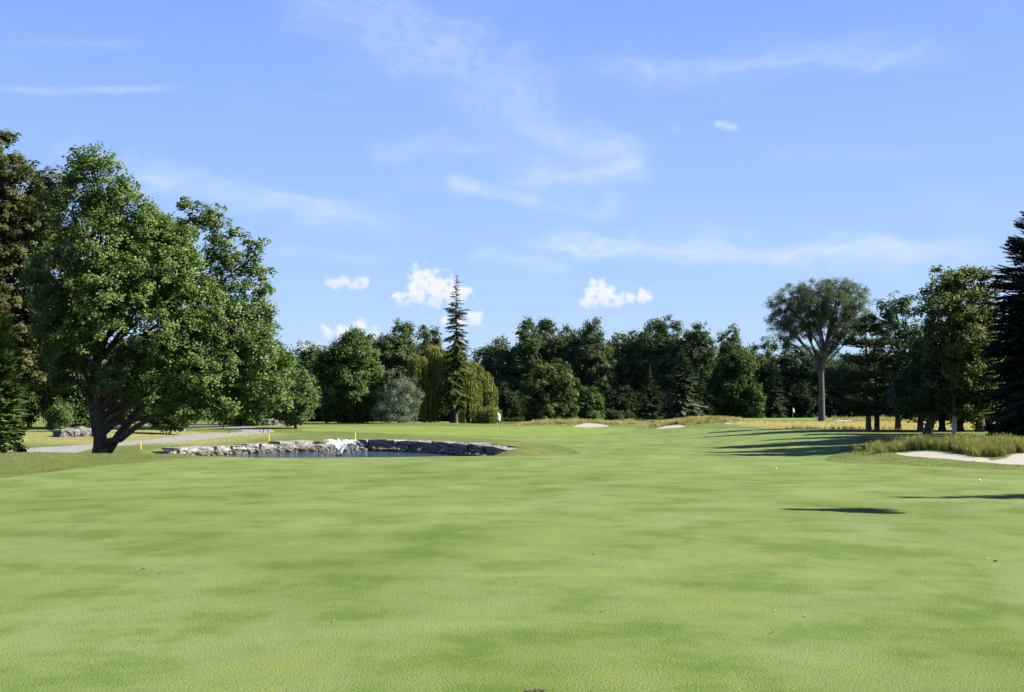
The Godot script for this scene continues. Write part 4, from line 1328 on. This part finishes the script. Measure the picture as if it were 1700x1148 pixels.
func build_tree_line():
	# tall poplars and other trees that close the view
	var tall := [[515, 176.0, 570, 34, "loose", "with a pale loose top left of the rounded maple"], [604, 190.0, 549, 40, "loose", "peeping over the rounded maple"], [655, 184.0, 543, 42, "oval", "with a broad top between maple and willow"], [712, 190.0, 549, 34, "upright", "just left of the tall thin spruce"], [770, 195.0, 585, 30, "loose", "half hidden by the tall thin spruce"], [822, 190.0, 563, 40, "loose", "with thin sky-lit foliage right of the willow"], [892, 186.0, 540, 46, "oval", "above the rounded yellow-green tree, left one"], [945, 196.0, 540, 40, "loose", "between the two tallest poplars on the left"], [980, 186.0, 532, 42, "upright", "tallest left of the dip in the tree line"], [1045, 190.0, 543, 36, "loose", "right of the dip in the tree line"], [1095, 188.0, 526, 48, "oval", "with the highest crown in the middle wood"], [1158, 184.0, 545, 42, "upright", "behind the broad grey-green spruce"], [1212, 190.0, 552, 38, "loose", "above the very dark maple"], [1262, 196.0, 566, 36, "loose", "with a pale top left of the umbrella-shaped tree"], [1318, 190.0, 578, 44, "dome", "under the left half of the umbrella-shaped crown"], [1385, 185.0, 580, 48, "dome", "behind the forked grey trunk"], [1450, 180.0, 580, 50, "dome", "behind the pair of layered pines"], [1540, 190.0, 590, 54, "dome", "behind the row of shade trees, left one"], [1630, 190.0, 590, 54, "dome", "behind the row of shade trees, middle one"], [1720, 190.0, 590, 54, "dome", "behind the row of shade trees, at the right edge"]]
	for l in tall:
		var pale: float = 1.25 if l[4] == "loose" else 1.0
		tree("poplar_tree" if l[4] != "dome" else "dark_tree", ("tall poplar " if l[4] != "dome" else "dark full tree ") + l[5], "trees of the far tree line", l[0], l[1], {
			"lobes": auto_lobes(l[0], l[2], 690, l[3] * 1.22, l[4]), "trunk": 0.3, "fork": 3.5, "twigs": 2, "leaf": 1.9, "clump": 0.8, "per": 6, "density": 0.75 if l[4] == "loose" else 0.95, "inner": 0.5,
			"c1": Color(0.042, 0.066, 0.026) * pale, "c2": Color(0.090, 0.116, 0.052) * pale, "mat": M.dull_leaf})
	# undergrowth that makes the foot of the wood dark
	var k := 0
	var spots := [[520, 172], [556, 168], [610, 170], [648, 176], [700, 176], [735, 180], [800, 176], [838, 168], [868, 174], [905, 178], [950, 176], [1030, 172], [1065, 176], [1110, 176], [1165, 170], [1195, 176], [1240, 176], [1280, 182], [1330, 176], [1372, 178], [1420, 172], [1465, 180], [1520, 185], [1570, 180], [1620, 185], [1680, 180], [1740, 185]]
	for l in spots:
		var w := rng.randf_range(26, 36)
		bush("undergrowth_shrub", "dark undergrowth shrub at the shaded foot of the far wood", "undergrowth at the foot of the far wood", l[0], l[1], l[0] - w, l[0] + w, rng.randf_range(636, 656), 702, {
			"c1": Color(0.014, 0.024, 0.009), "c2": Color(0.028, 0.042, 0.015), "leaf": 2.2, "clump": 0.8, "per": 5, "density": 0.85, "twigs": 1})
		k += 1

# ------------------------------------------------------------------ tall grass
func stand(called: String, label: String, x0: float, x1: float, d0: float, d1: float, count: int, tall: float, c1: Color, c2: Color, where_ok: Callable):
	var sets := [[], []]
	var tints := [PackedColorArray(), PackedColorArray()]
	for k in count:
		var p := Vector2(rng.randf_range(x0, x1), rng.randf_range(d0, d1))
		var w: float = where_ok.call(p)
		if rng.randf() > w:
			continue
		var h := height(p.x, -p.y)
		var v := rng.randi() % 2
		var s := tall * rng.randf_range(0.65, 1.2) * lerpf(0.6, 1.0, w) * (0.92 + 0.55 * noise_mid.get_noise_2d(p.x / 1.6 + 11.0, p.y / 1.6))
		sets[v].append(Transform3D((Basis(Vector3.UP, rng.randf() * TAU) * Basis(Vector3(0, 0, 1), rng.randf_range(-0.05, 0.22))).scaled(Vector3(s * 0.9, s, s * 0.9)), Vector3(p.x, h - 0.02, -p.y)))
		tints[v].append(c1.lerp(c2, clampf(0.5 + 0.9 * noise_mid.get_noise_2d(p.x / 2.0, p.y / 2.0) + rng.randf_range(-0.3, 0.3), 0, 1)))
	var o := Node3D.new()
	o.name = numbered(called)
	add_child(o)
	o.set_meta("label", label)
	o.set_meta("kind", "stuff")
	for v in 2:
		var c := copies("tufts", S.tuft[v], M.blade, o, sets[v], tints[v])
		c.set_meta("kind", "stuff")

func build_tall_grass():
	var sand_r: PackedVector2Array = zone_polys.sand_right
	var box := bounds(sand_r)
	stand("tall_fescue", "tall green and straw grass over the lip of the right-hand bunker", 12.5, 30.0, 38.5, 46.5, 9000, 0.50, Color(0.105, 0.125, 0.036), Color(0.27, 0.245, 0.105), func(p: Vector2) -> float:
		var d := poly_sdf(p, sand_r, box)
		if d < 0.1: return 0.0
		if p.y < 41.6 and p.x < 16.4: return 0.0
		var edge := 0.9 * noise_mid.get_noise_2d(p.x / 2.5, p.y / 2.5)
		return smoothstep(13.2, 15.5, p.x + edge) * smoothstep(45.2, 43.6, p.y + edge) * smoothstep(38.6, 39.4, p.y) * clampf(0.75 + 1.2 * noise_mid.get_noise_2d(p.x / 3.0 + 70.0, p.y / 3.0), 0.1, 1.0))
	var sm: PackedVector2Array = zone_polys.sand_middle
	var sbox := bounds(sm)
	stand("tall_fescue", "straw and green tall grass on the mound round the middle bunker", 11.5, 23.5, 102.0, 114.0, 5200, 0.40, Color(0.13, 0.14, 0.045), Color(0.42, 0.355, 0.19), func(p: Vector2) -> float:
		if poly_sdf(p, sm, sbox) < 0.15 or poly_sdf(p, zone_polys.sand_small, bounds(zone_polys.sand_small)) < 0.1: return 0.0
		return smoothstep(0.25, 0.75, 1.25 * bump(p.x, p.y, 17.6, 108.8, 5.2, 4.2) + 0.5 * noise_mid.get_noise_2d(p.x / 2.0, p.y / 2.0)))
	var sb: PackedVector2Array = zone_polys.sand_back
	var bbox := bounds(sb)
	stand("tall_fescue", "straw-coloured tall grass on the mound behind the putting green", 0.5, 15.0, 118.0, 128.0, 3400, 0.42, Color(0.18, 0.175, 0.07), Color(0.45, 0.375, 0.20), func(p: Vector2) -> float:
		if poly_sdf(p, sb, bbox) < 0.2: return 0.0
		return smoothstep(0.2, 0.7, 1.2 * bump(p.x, p.y, 7.8, 123.0, 7.0, 2.6) + 0.5 * noise_mid.get_noise_2d(p.x / 2.0, p.y / 2.0)))
	stand("golden_grass", "wide strip of golden dry grass before the far green", 18.5, 46.0, 82.0, 110.0, 7000, 0.30, Color(0.34, 0.285, 0.14), Color(0.52, 0.435, 0.24), func(p: Vector2) -> float:
		return dry(p.x, p.y) * 0.9)
	stand("golden_grass", "pale dry grass far back under the shade trees on the right", 40.0, 75.0, 112.0, 150.0, 3000, 0.5, Color(0.20, 0.19, 0.08), Color(0.45, 0.37, 0.20), func(p: Vector2) -> float:
		return clampf(0.4 + noise_mid.get_noise_2d(p.x / 5.0, p.y / 5.0) * 1.5, 0, 1))
	stand("dry_grass", "dry yellowish grass on the knoll behind the cart path", -48.0, -17.0, 66.0, 100.0, 3500, 0.16, Color(0.26, 0.24, 0.10), Color(0.40, 0.345, 0.18), func(p: Vector2) -> float:
		if path_dist(p) < 0.3: return 0.0
		return dry(p.x, p.y) * 0.6)

func build_rough():
	var fw: PackedVector2Array = zone_polys.fairway
	var fbox := bounds(fw)
	var sand_r: PackedVector2Array = zone_polys.sand_right
	var sbox := bounds(sand_r)
	stand("rough_grass", "longer grass of the rough beside the fairway on the left", -24.0, -10.5, 22.0, 48.0, 15000, 0.06, Color(0.115, 0.146, 0.050), Color(0.190, 0.205, 0.090), func(p: Vector2) -> float:
		return 1.0 if poly_sdf(p, fw, fbox) > 0.05 else 0.0)
	stand("rough_grass", "longer grass of the rough between the fairway and the right-hand bunker", 10.5, 27.0, 30.0, 47.0, 13000, 0.06, Color(0.115, 0.146, 0.050), Color(0.190, 0.205, 0.090), func(p: Vector2) -> float:
		return 1.0 if poly_sdf(p, fw, fbox) > 0.05 and poly_sdf(p, sand_r, sbox) > 0.1 else 0.0)

# ------------------------------------------------------------------ small things
func stake(called: String, label: String, group: String, px: float, away: float, tall: float, wide: float, mat: Material):
	var t := thing(called, label, "stake", ground_at(px, away), group)
	var st := new_st()
	var w := wide * 0.5
	tube(st, [Vector3(0, -0.15, 0), Vector3(0, tall * 0.9, 0), Vector3(0, tall * 0.95, 0), Vector3(0, tall, 0)], [w, w, w * 0.75, w * 0.2], 6)
	part("post", st.commit(), mat, t)

func flag(label: String, px: float, away: float, tall: float, deep: float):
	var base := ground_at(px, away)
	var t := thing("flagstick", label, "flag", base, "flagsticks")
	var st := new_st()
	tube(st, [Vector3(0, -deep, 0), Vector3(0, tall * 0.5, 0), Vector3(0, tall, 0), Vector3(0, tall + 0.02, 0)], [0.016, 0.016, 0.012, 0.004], 8)
	var pole := part("pole", st.commit(), M.pole, t)
	# cloth hanging in folds
	st = new_st()
	var grid := []
	for j in 7:
		for i in 7:
			var u := i / 6.0
			var v := j / 6.0
			grid.append(Vector3(0.02 + u * 0.22 + 0.02 * sin(v * 5.0), tall - 0.03 - v * 0.52 - u * 0.20, 0.06 * sin(u * 9.0 + v * 2.0)))
	for j in 6:
		for i in 6:
			var a := j * 7 + i
			face(st, grid[a], grid[a + 1], grid[a + 8])
			face(st, grid[a], grid[a + 8], grid[a + 7])
	part("cloth", st.commit(), M.flag_white, pole)
	st = new_st()
	tube(st, [Vector3(0, tall - 0.03, 0), Vector3(0, tall - 0.55, 0)], [0.02, 0.02], 8)
	part("sleeve", st.commit(), M.flag_white, pole)

func build_small_things():
	flag("white flag on the putting green left of the middle bunkers", 826, 92.0, 1.85, 0.2)
	flag("tiny far flag on the small green by the dark wood", 1316, 160.0, 1.5, 0.3)
	stake("hazard_stake", "yellow stake at the left end of the stone wall", "yellow hazard stakes", 235, 61.0, 0.42, 0.07, M.yellow)
	stake("hazard_stake", "yellow stake above the middle of the sunlit stone wall", "yellow hazard stakes", 447, 73.0, 0.48, 0.07, M.yellow)
	stake("hazard_stake", "yellow stake behind the fountain spray", "yellow hazard stakes", 590, 76.0, 0.50, 0.07, M.yellow)
	stake("hazard_stake", "thin red stake above the shaded part of the stone wall", "red hazard stakes", 733, 71.0, 0.42, 0.045, M.red)
	stake("hazard_stake", "thin red stake at the right end of the stone wall", "red hazard stakes", 858, 56.5, 0.38, 0.045, M.red)
	var spots := [[371, 112.0, "at the far left of the path bend"], [381, 92.0, "before the path bend"], [432, 101.0, "at the tip of the path bend, left one"], [438, 98.5, "at the tip of the path bend, near one"], [446, 99.5, "at the tip of the path bend, right one"]]
	for s in spots:
		stake("path_post", "short black post " + s[2], "black posts along the path", s[0], s[1], 0.42, 0.07, M.black)
	# boulders
	var rocks := [[101, 78.0, 0.75, 0.42, 0.6, "left end of the grey boulder row beside the path"], [113, 77.5, 0.8, 0.55, 0.6, "second boulder from the left in the row beside the path"], [124, 77.8, 0.7, 0.50, 0.6, "third boulder in the row beside the path, with a pale face"], [134, 78.2, 0.8, 0.62, 0.7, "tallest boulder of the row beside the path"], [146, 78.6, 0.8, 0.52, 0.7, "fifth boulder in the row beside the path"], [157, 79.0, 0.75, 0.46, 0.6, "boulder of the row nearest the forked maple trunk"]]
	for r in rocks:
		boulder(r[5], "row of grey boulders by the path", r[0], r[1], Vector3(r[2], r[3], r[4]))
	boulder("pale flat stone left of the small light green tree", "pale stones on the far bank", 447, 121.0, Vector3(1.3, 0.55, 0.8))
	boulder("long pale stone just left of the thin trunk of the small tree", "pale stones on the far bank", 460, 121.5, Vector3(1.4, 0.5, 0.8))
	boulder("small whitish stone above the dark shrub on the knoll", "", 303, 92.0, Vector3(0.5, 0.45, 0.45))
	# what lies on the grass
	for b in [[1287, 34.0, "golf ball on the open fairway, nearest the middle"], [1395, 50.0, "golf ball lying in the big tree shadow"], [1623, 27.2, "golf ball on the fairway below the right-hand bunker"]]:
		var p := ground_at(b[0], b[1])
		var t := thing("golf_ball", b[2], "ball", p, "golf balls on the fairway")
		var sp := SphereMesh.new()
		sp.radius = 0.0235
		sp.height = 0.047
		sp.radial_segments = 20
		sp.rings = 12
		var o := part("shell", sp, M.ball, t)
		o.position.y = 0.0225
	fountain()
	tee_box()
	var bits := [[984, 922, 0.05, "dark"], [240, 944, 0.05, "dark"], [562, 1026, 0.05, "tan"], [272, 951, 0.035, "dark"], [1640, 928, 0.09, "tan"], [1634, 925, 0.07, "tan"], [998, 1011, 0.06, "tan"], [1332, 1014, 0.05, "tan"], [1284, 1007, 0.05, "tan"], [1155, 955, 0.06, "tan"], [1086, 1043, 0.04, "tan"], [850, 861, 0.06, "tan"], [1272, 1044, 0.05, "tan"], [919, 866, 0.04, "dark"], [1236, 888, 0.04, "dark"]]
	var places := ["near the middle of the near fairway", "left of the near fairway", "low in the left half of the near fairway", "beside another dark scrap on the left", "pale one of a pair at the right", "smaller one of a pair at the right", "below the middle of the picture", "right of the low middle", "beside a tan leaf right of the low middle", "in the darker turf right of the middle", "low and right of the middle", "high in the near fairway left of the middle", "right of the lowest middle", "small one above the middle", "up on the right swell"]
	for k in bits.size():
		var b: Array = bits[k]
		var d: float = 1.6 * 1823.0 / (b[1] - 690.0)
		var p := ground_at(b[0], d)
		var t := thing("fallen_leaf", ("tan" if b[3] == "tan" else "dark") + " scrap of leaf on the grass " + places[k], "leaf", p + Vector3(0, 0.012, 0), "scraps of leaf on the fairway")
		var st := new_st()
		var a := rng.randf() * TAU
		var dir := Vector3(cos(a), 0.12, sin(a)).normalized()
		leaf(st, Vector3.ZERO, dir, Vector3(-sin(a), 0.1, cos(a)).normalized(), b[2] * 0.75, b[2] * 0.5, 0.3)
		leaf(st, dir * b[2] * 0.3, Vector3(cos(a + 0.9), 0.2, sin(a + 0.9)).normalized(), Vector3(-sin(a + 0.9), 0, cos(a + 0.9)), b[2] * 0.6, b[2] * 0.4, 0.4)
		part("blade", st.commit(), M.dry_leaf if b[3] == "tan" else M.soil, t)
	for c in [[888, 1135, 0.10, "pale crumbled clod of soil at the bottom edge left of the dark clod"], [972, 1136, 0.07, "dark clod of soil at the bottom edge"]]:
		var d: float = 1.6 * 1823.0 / (c[1] - 690.0)
		var t := thing("soil_clod", c[3], "clod", ground_at(c[0], d), "clods of soil on the fairway")
		for k in 12:
			var o := part("lump", S.cobble[k % 3], M.soil, t)
			var s: float = c[2] * rng.randf_range(0.16, 0.34)
			o.transform = Transform3D(Basis.from_euler(Vector3(rng.randf() * 6, rng.randf() * 6, 0)).scaled(Vector3(s, s * 0.45, s)), Vector3(rng.randf_range(-0.5, 0.5) * c[2], s * 0.12, rng.randf_range(-0.35, 0.35) * c[2]))

func boulder(label: String, group: String, px: float, away: float, size: Vector3):
	var p := ground_at(px, away)
	var t := thing("boulder", label, "boulder", p, group)
	var o := part("stone", stone_mesh(0.18, 0.16, 4), M.rock, t)
	o.transform = Transform3D(Basis(Vector3.UP, rng.randf_range(-0.5, 0.5)) * Basis.from_scale(size * Vector3(1.1, 1.3, 1.1)), Vector3(0, size.y * 0.4, 0))

func tee_box():
	# the small white marker box in the shade beside the leaning trunk
	var t := thing("marker_box", "small white box on a post left of the leaning trunk", "marker", ground_at(1529, 57.0))
	var st := new_st()
	tube(st, [Vector3(0, -0.1, 0), Vector3(0, 0.12, 0)], [0.03, 0.03], 8)
	part("post", st.commit(), M.white, t)
	var o := part("case", stone_mesh(0.02, 0.0, 2), M.white, t)
	o.transform = Transform3D(Basis.from_scale(Vector3(0.26, 0.14, 0.18)), Vector3(0, 0.18, 0))

func fountain():
	var c := at(566, 754.5, 63.0)
	var t := thing("fountain", "floating fountain throwing a white V of spray in the pond", "fountain", Vector3(c.x, WATER, -63.0))
	var st := new_st()
	tube(st, [Vector3(0, -0.2, 0), Vector3(0, 0.03, 0), Vector3(0, 0.05, 0)], [0.30, 0.30, 0.2], 14)
	part("float", st.commit(), M.black, t)
	st = new_st()
	tube(st, [Vector3(0, 0.0, 0), Vector3(0, 0.10, 0)], [0.05, 0.04], 10)
	part("nozzle", st.commit(), M.black, t)
	var drop := stone_mesh(0.8, 0.05, 1)
	var where := []
	var tints := PackedColorArray()
	for jet in 60:
		var a := TAU * jet / 60.0 + rng.randf_range(-0.03, 0.03)
		var vy := rng.randf_range(3.5, 4.05)
		var vr := rng.randf_range(1.5, 1.95)
		for k in 85:
			var q := rng.randf()
			var tm := q * 2.0 * vy / 9.81
			var spread := 0.012 + 0.20 * q * q
			var p := Vector3(cos(a) * vr * tm, 0.08 + vy * tm - 4.905 * tm * tm, sin(a) * vr * tm) + rand_dir() * spread * rng.randf()
			if p.y < 0.0:
				continue
			if q > 0.5 and rng.randf() < smoothstep(0.45, 0.75, q) * 0.72:
				continue
			var s := rng.randf_range(0.010, 0.026) * lerpf(1.1, 0.8, q)
			where.append(Transform3D(Basis.from_euler(Vector3(rng.randf() * 6, rng.randf() * 6, 0)).scaled(Vector3(s, s * rng.randf_range(1.0, 2.0), s)), p))
			tints.append(Color.WHITE)
	var sp := copies("spray", drop, M.spray, t, where, tints)
	sp.set_meta("kind", "stuff")
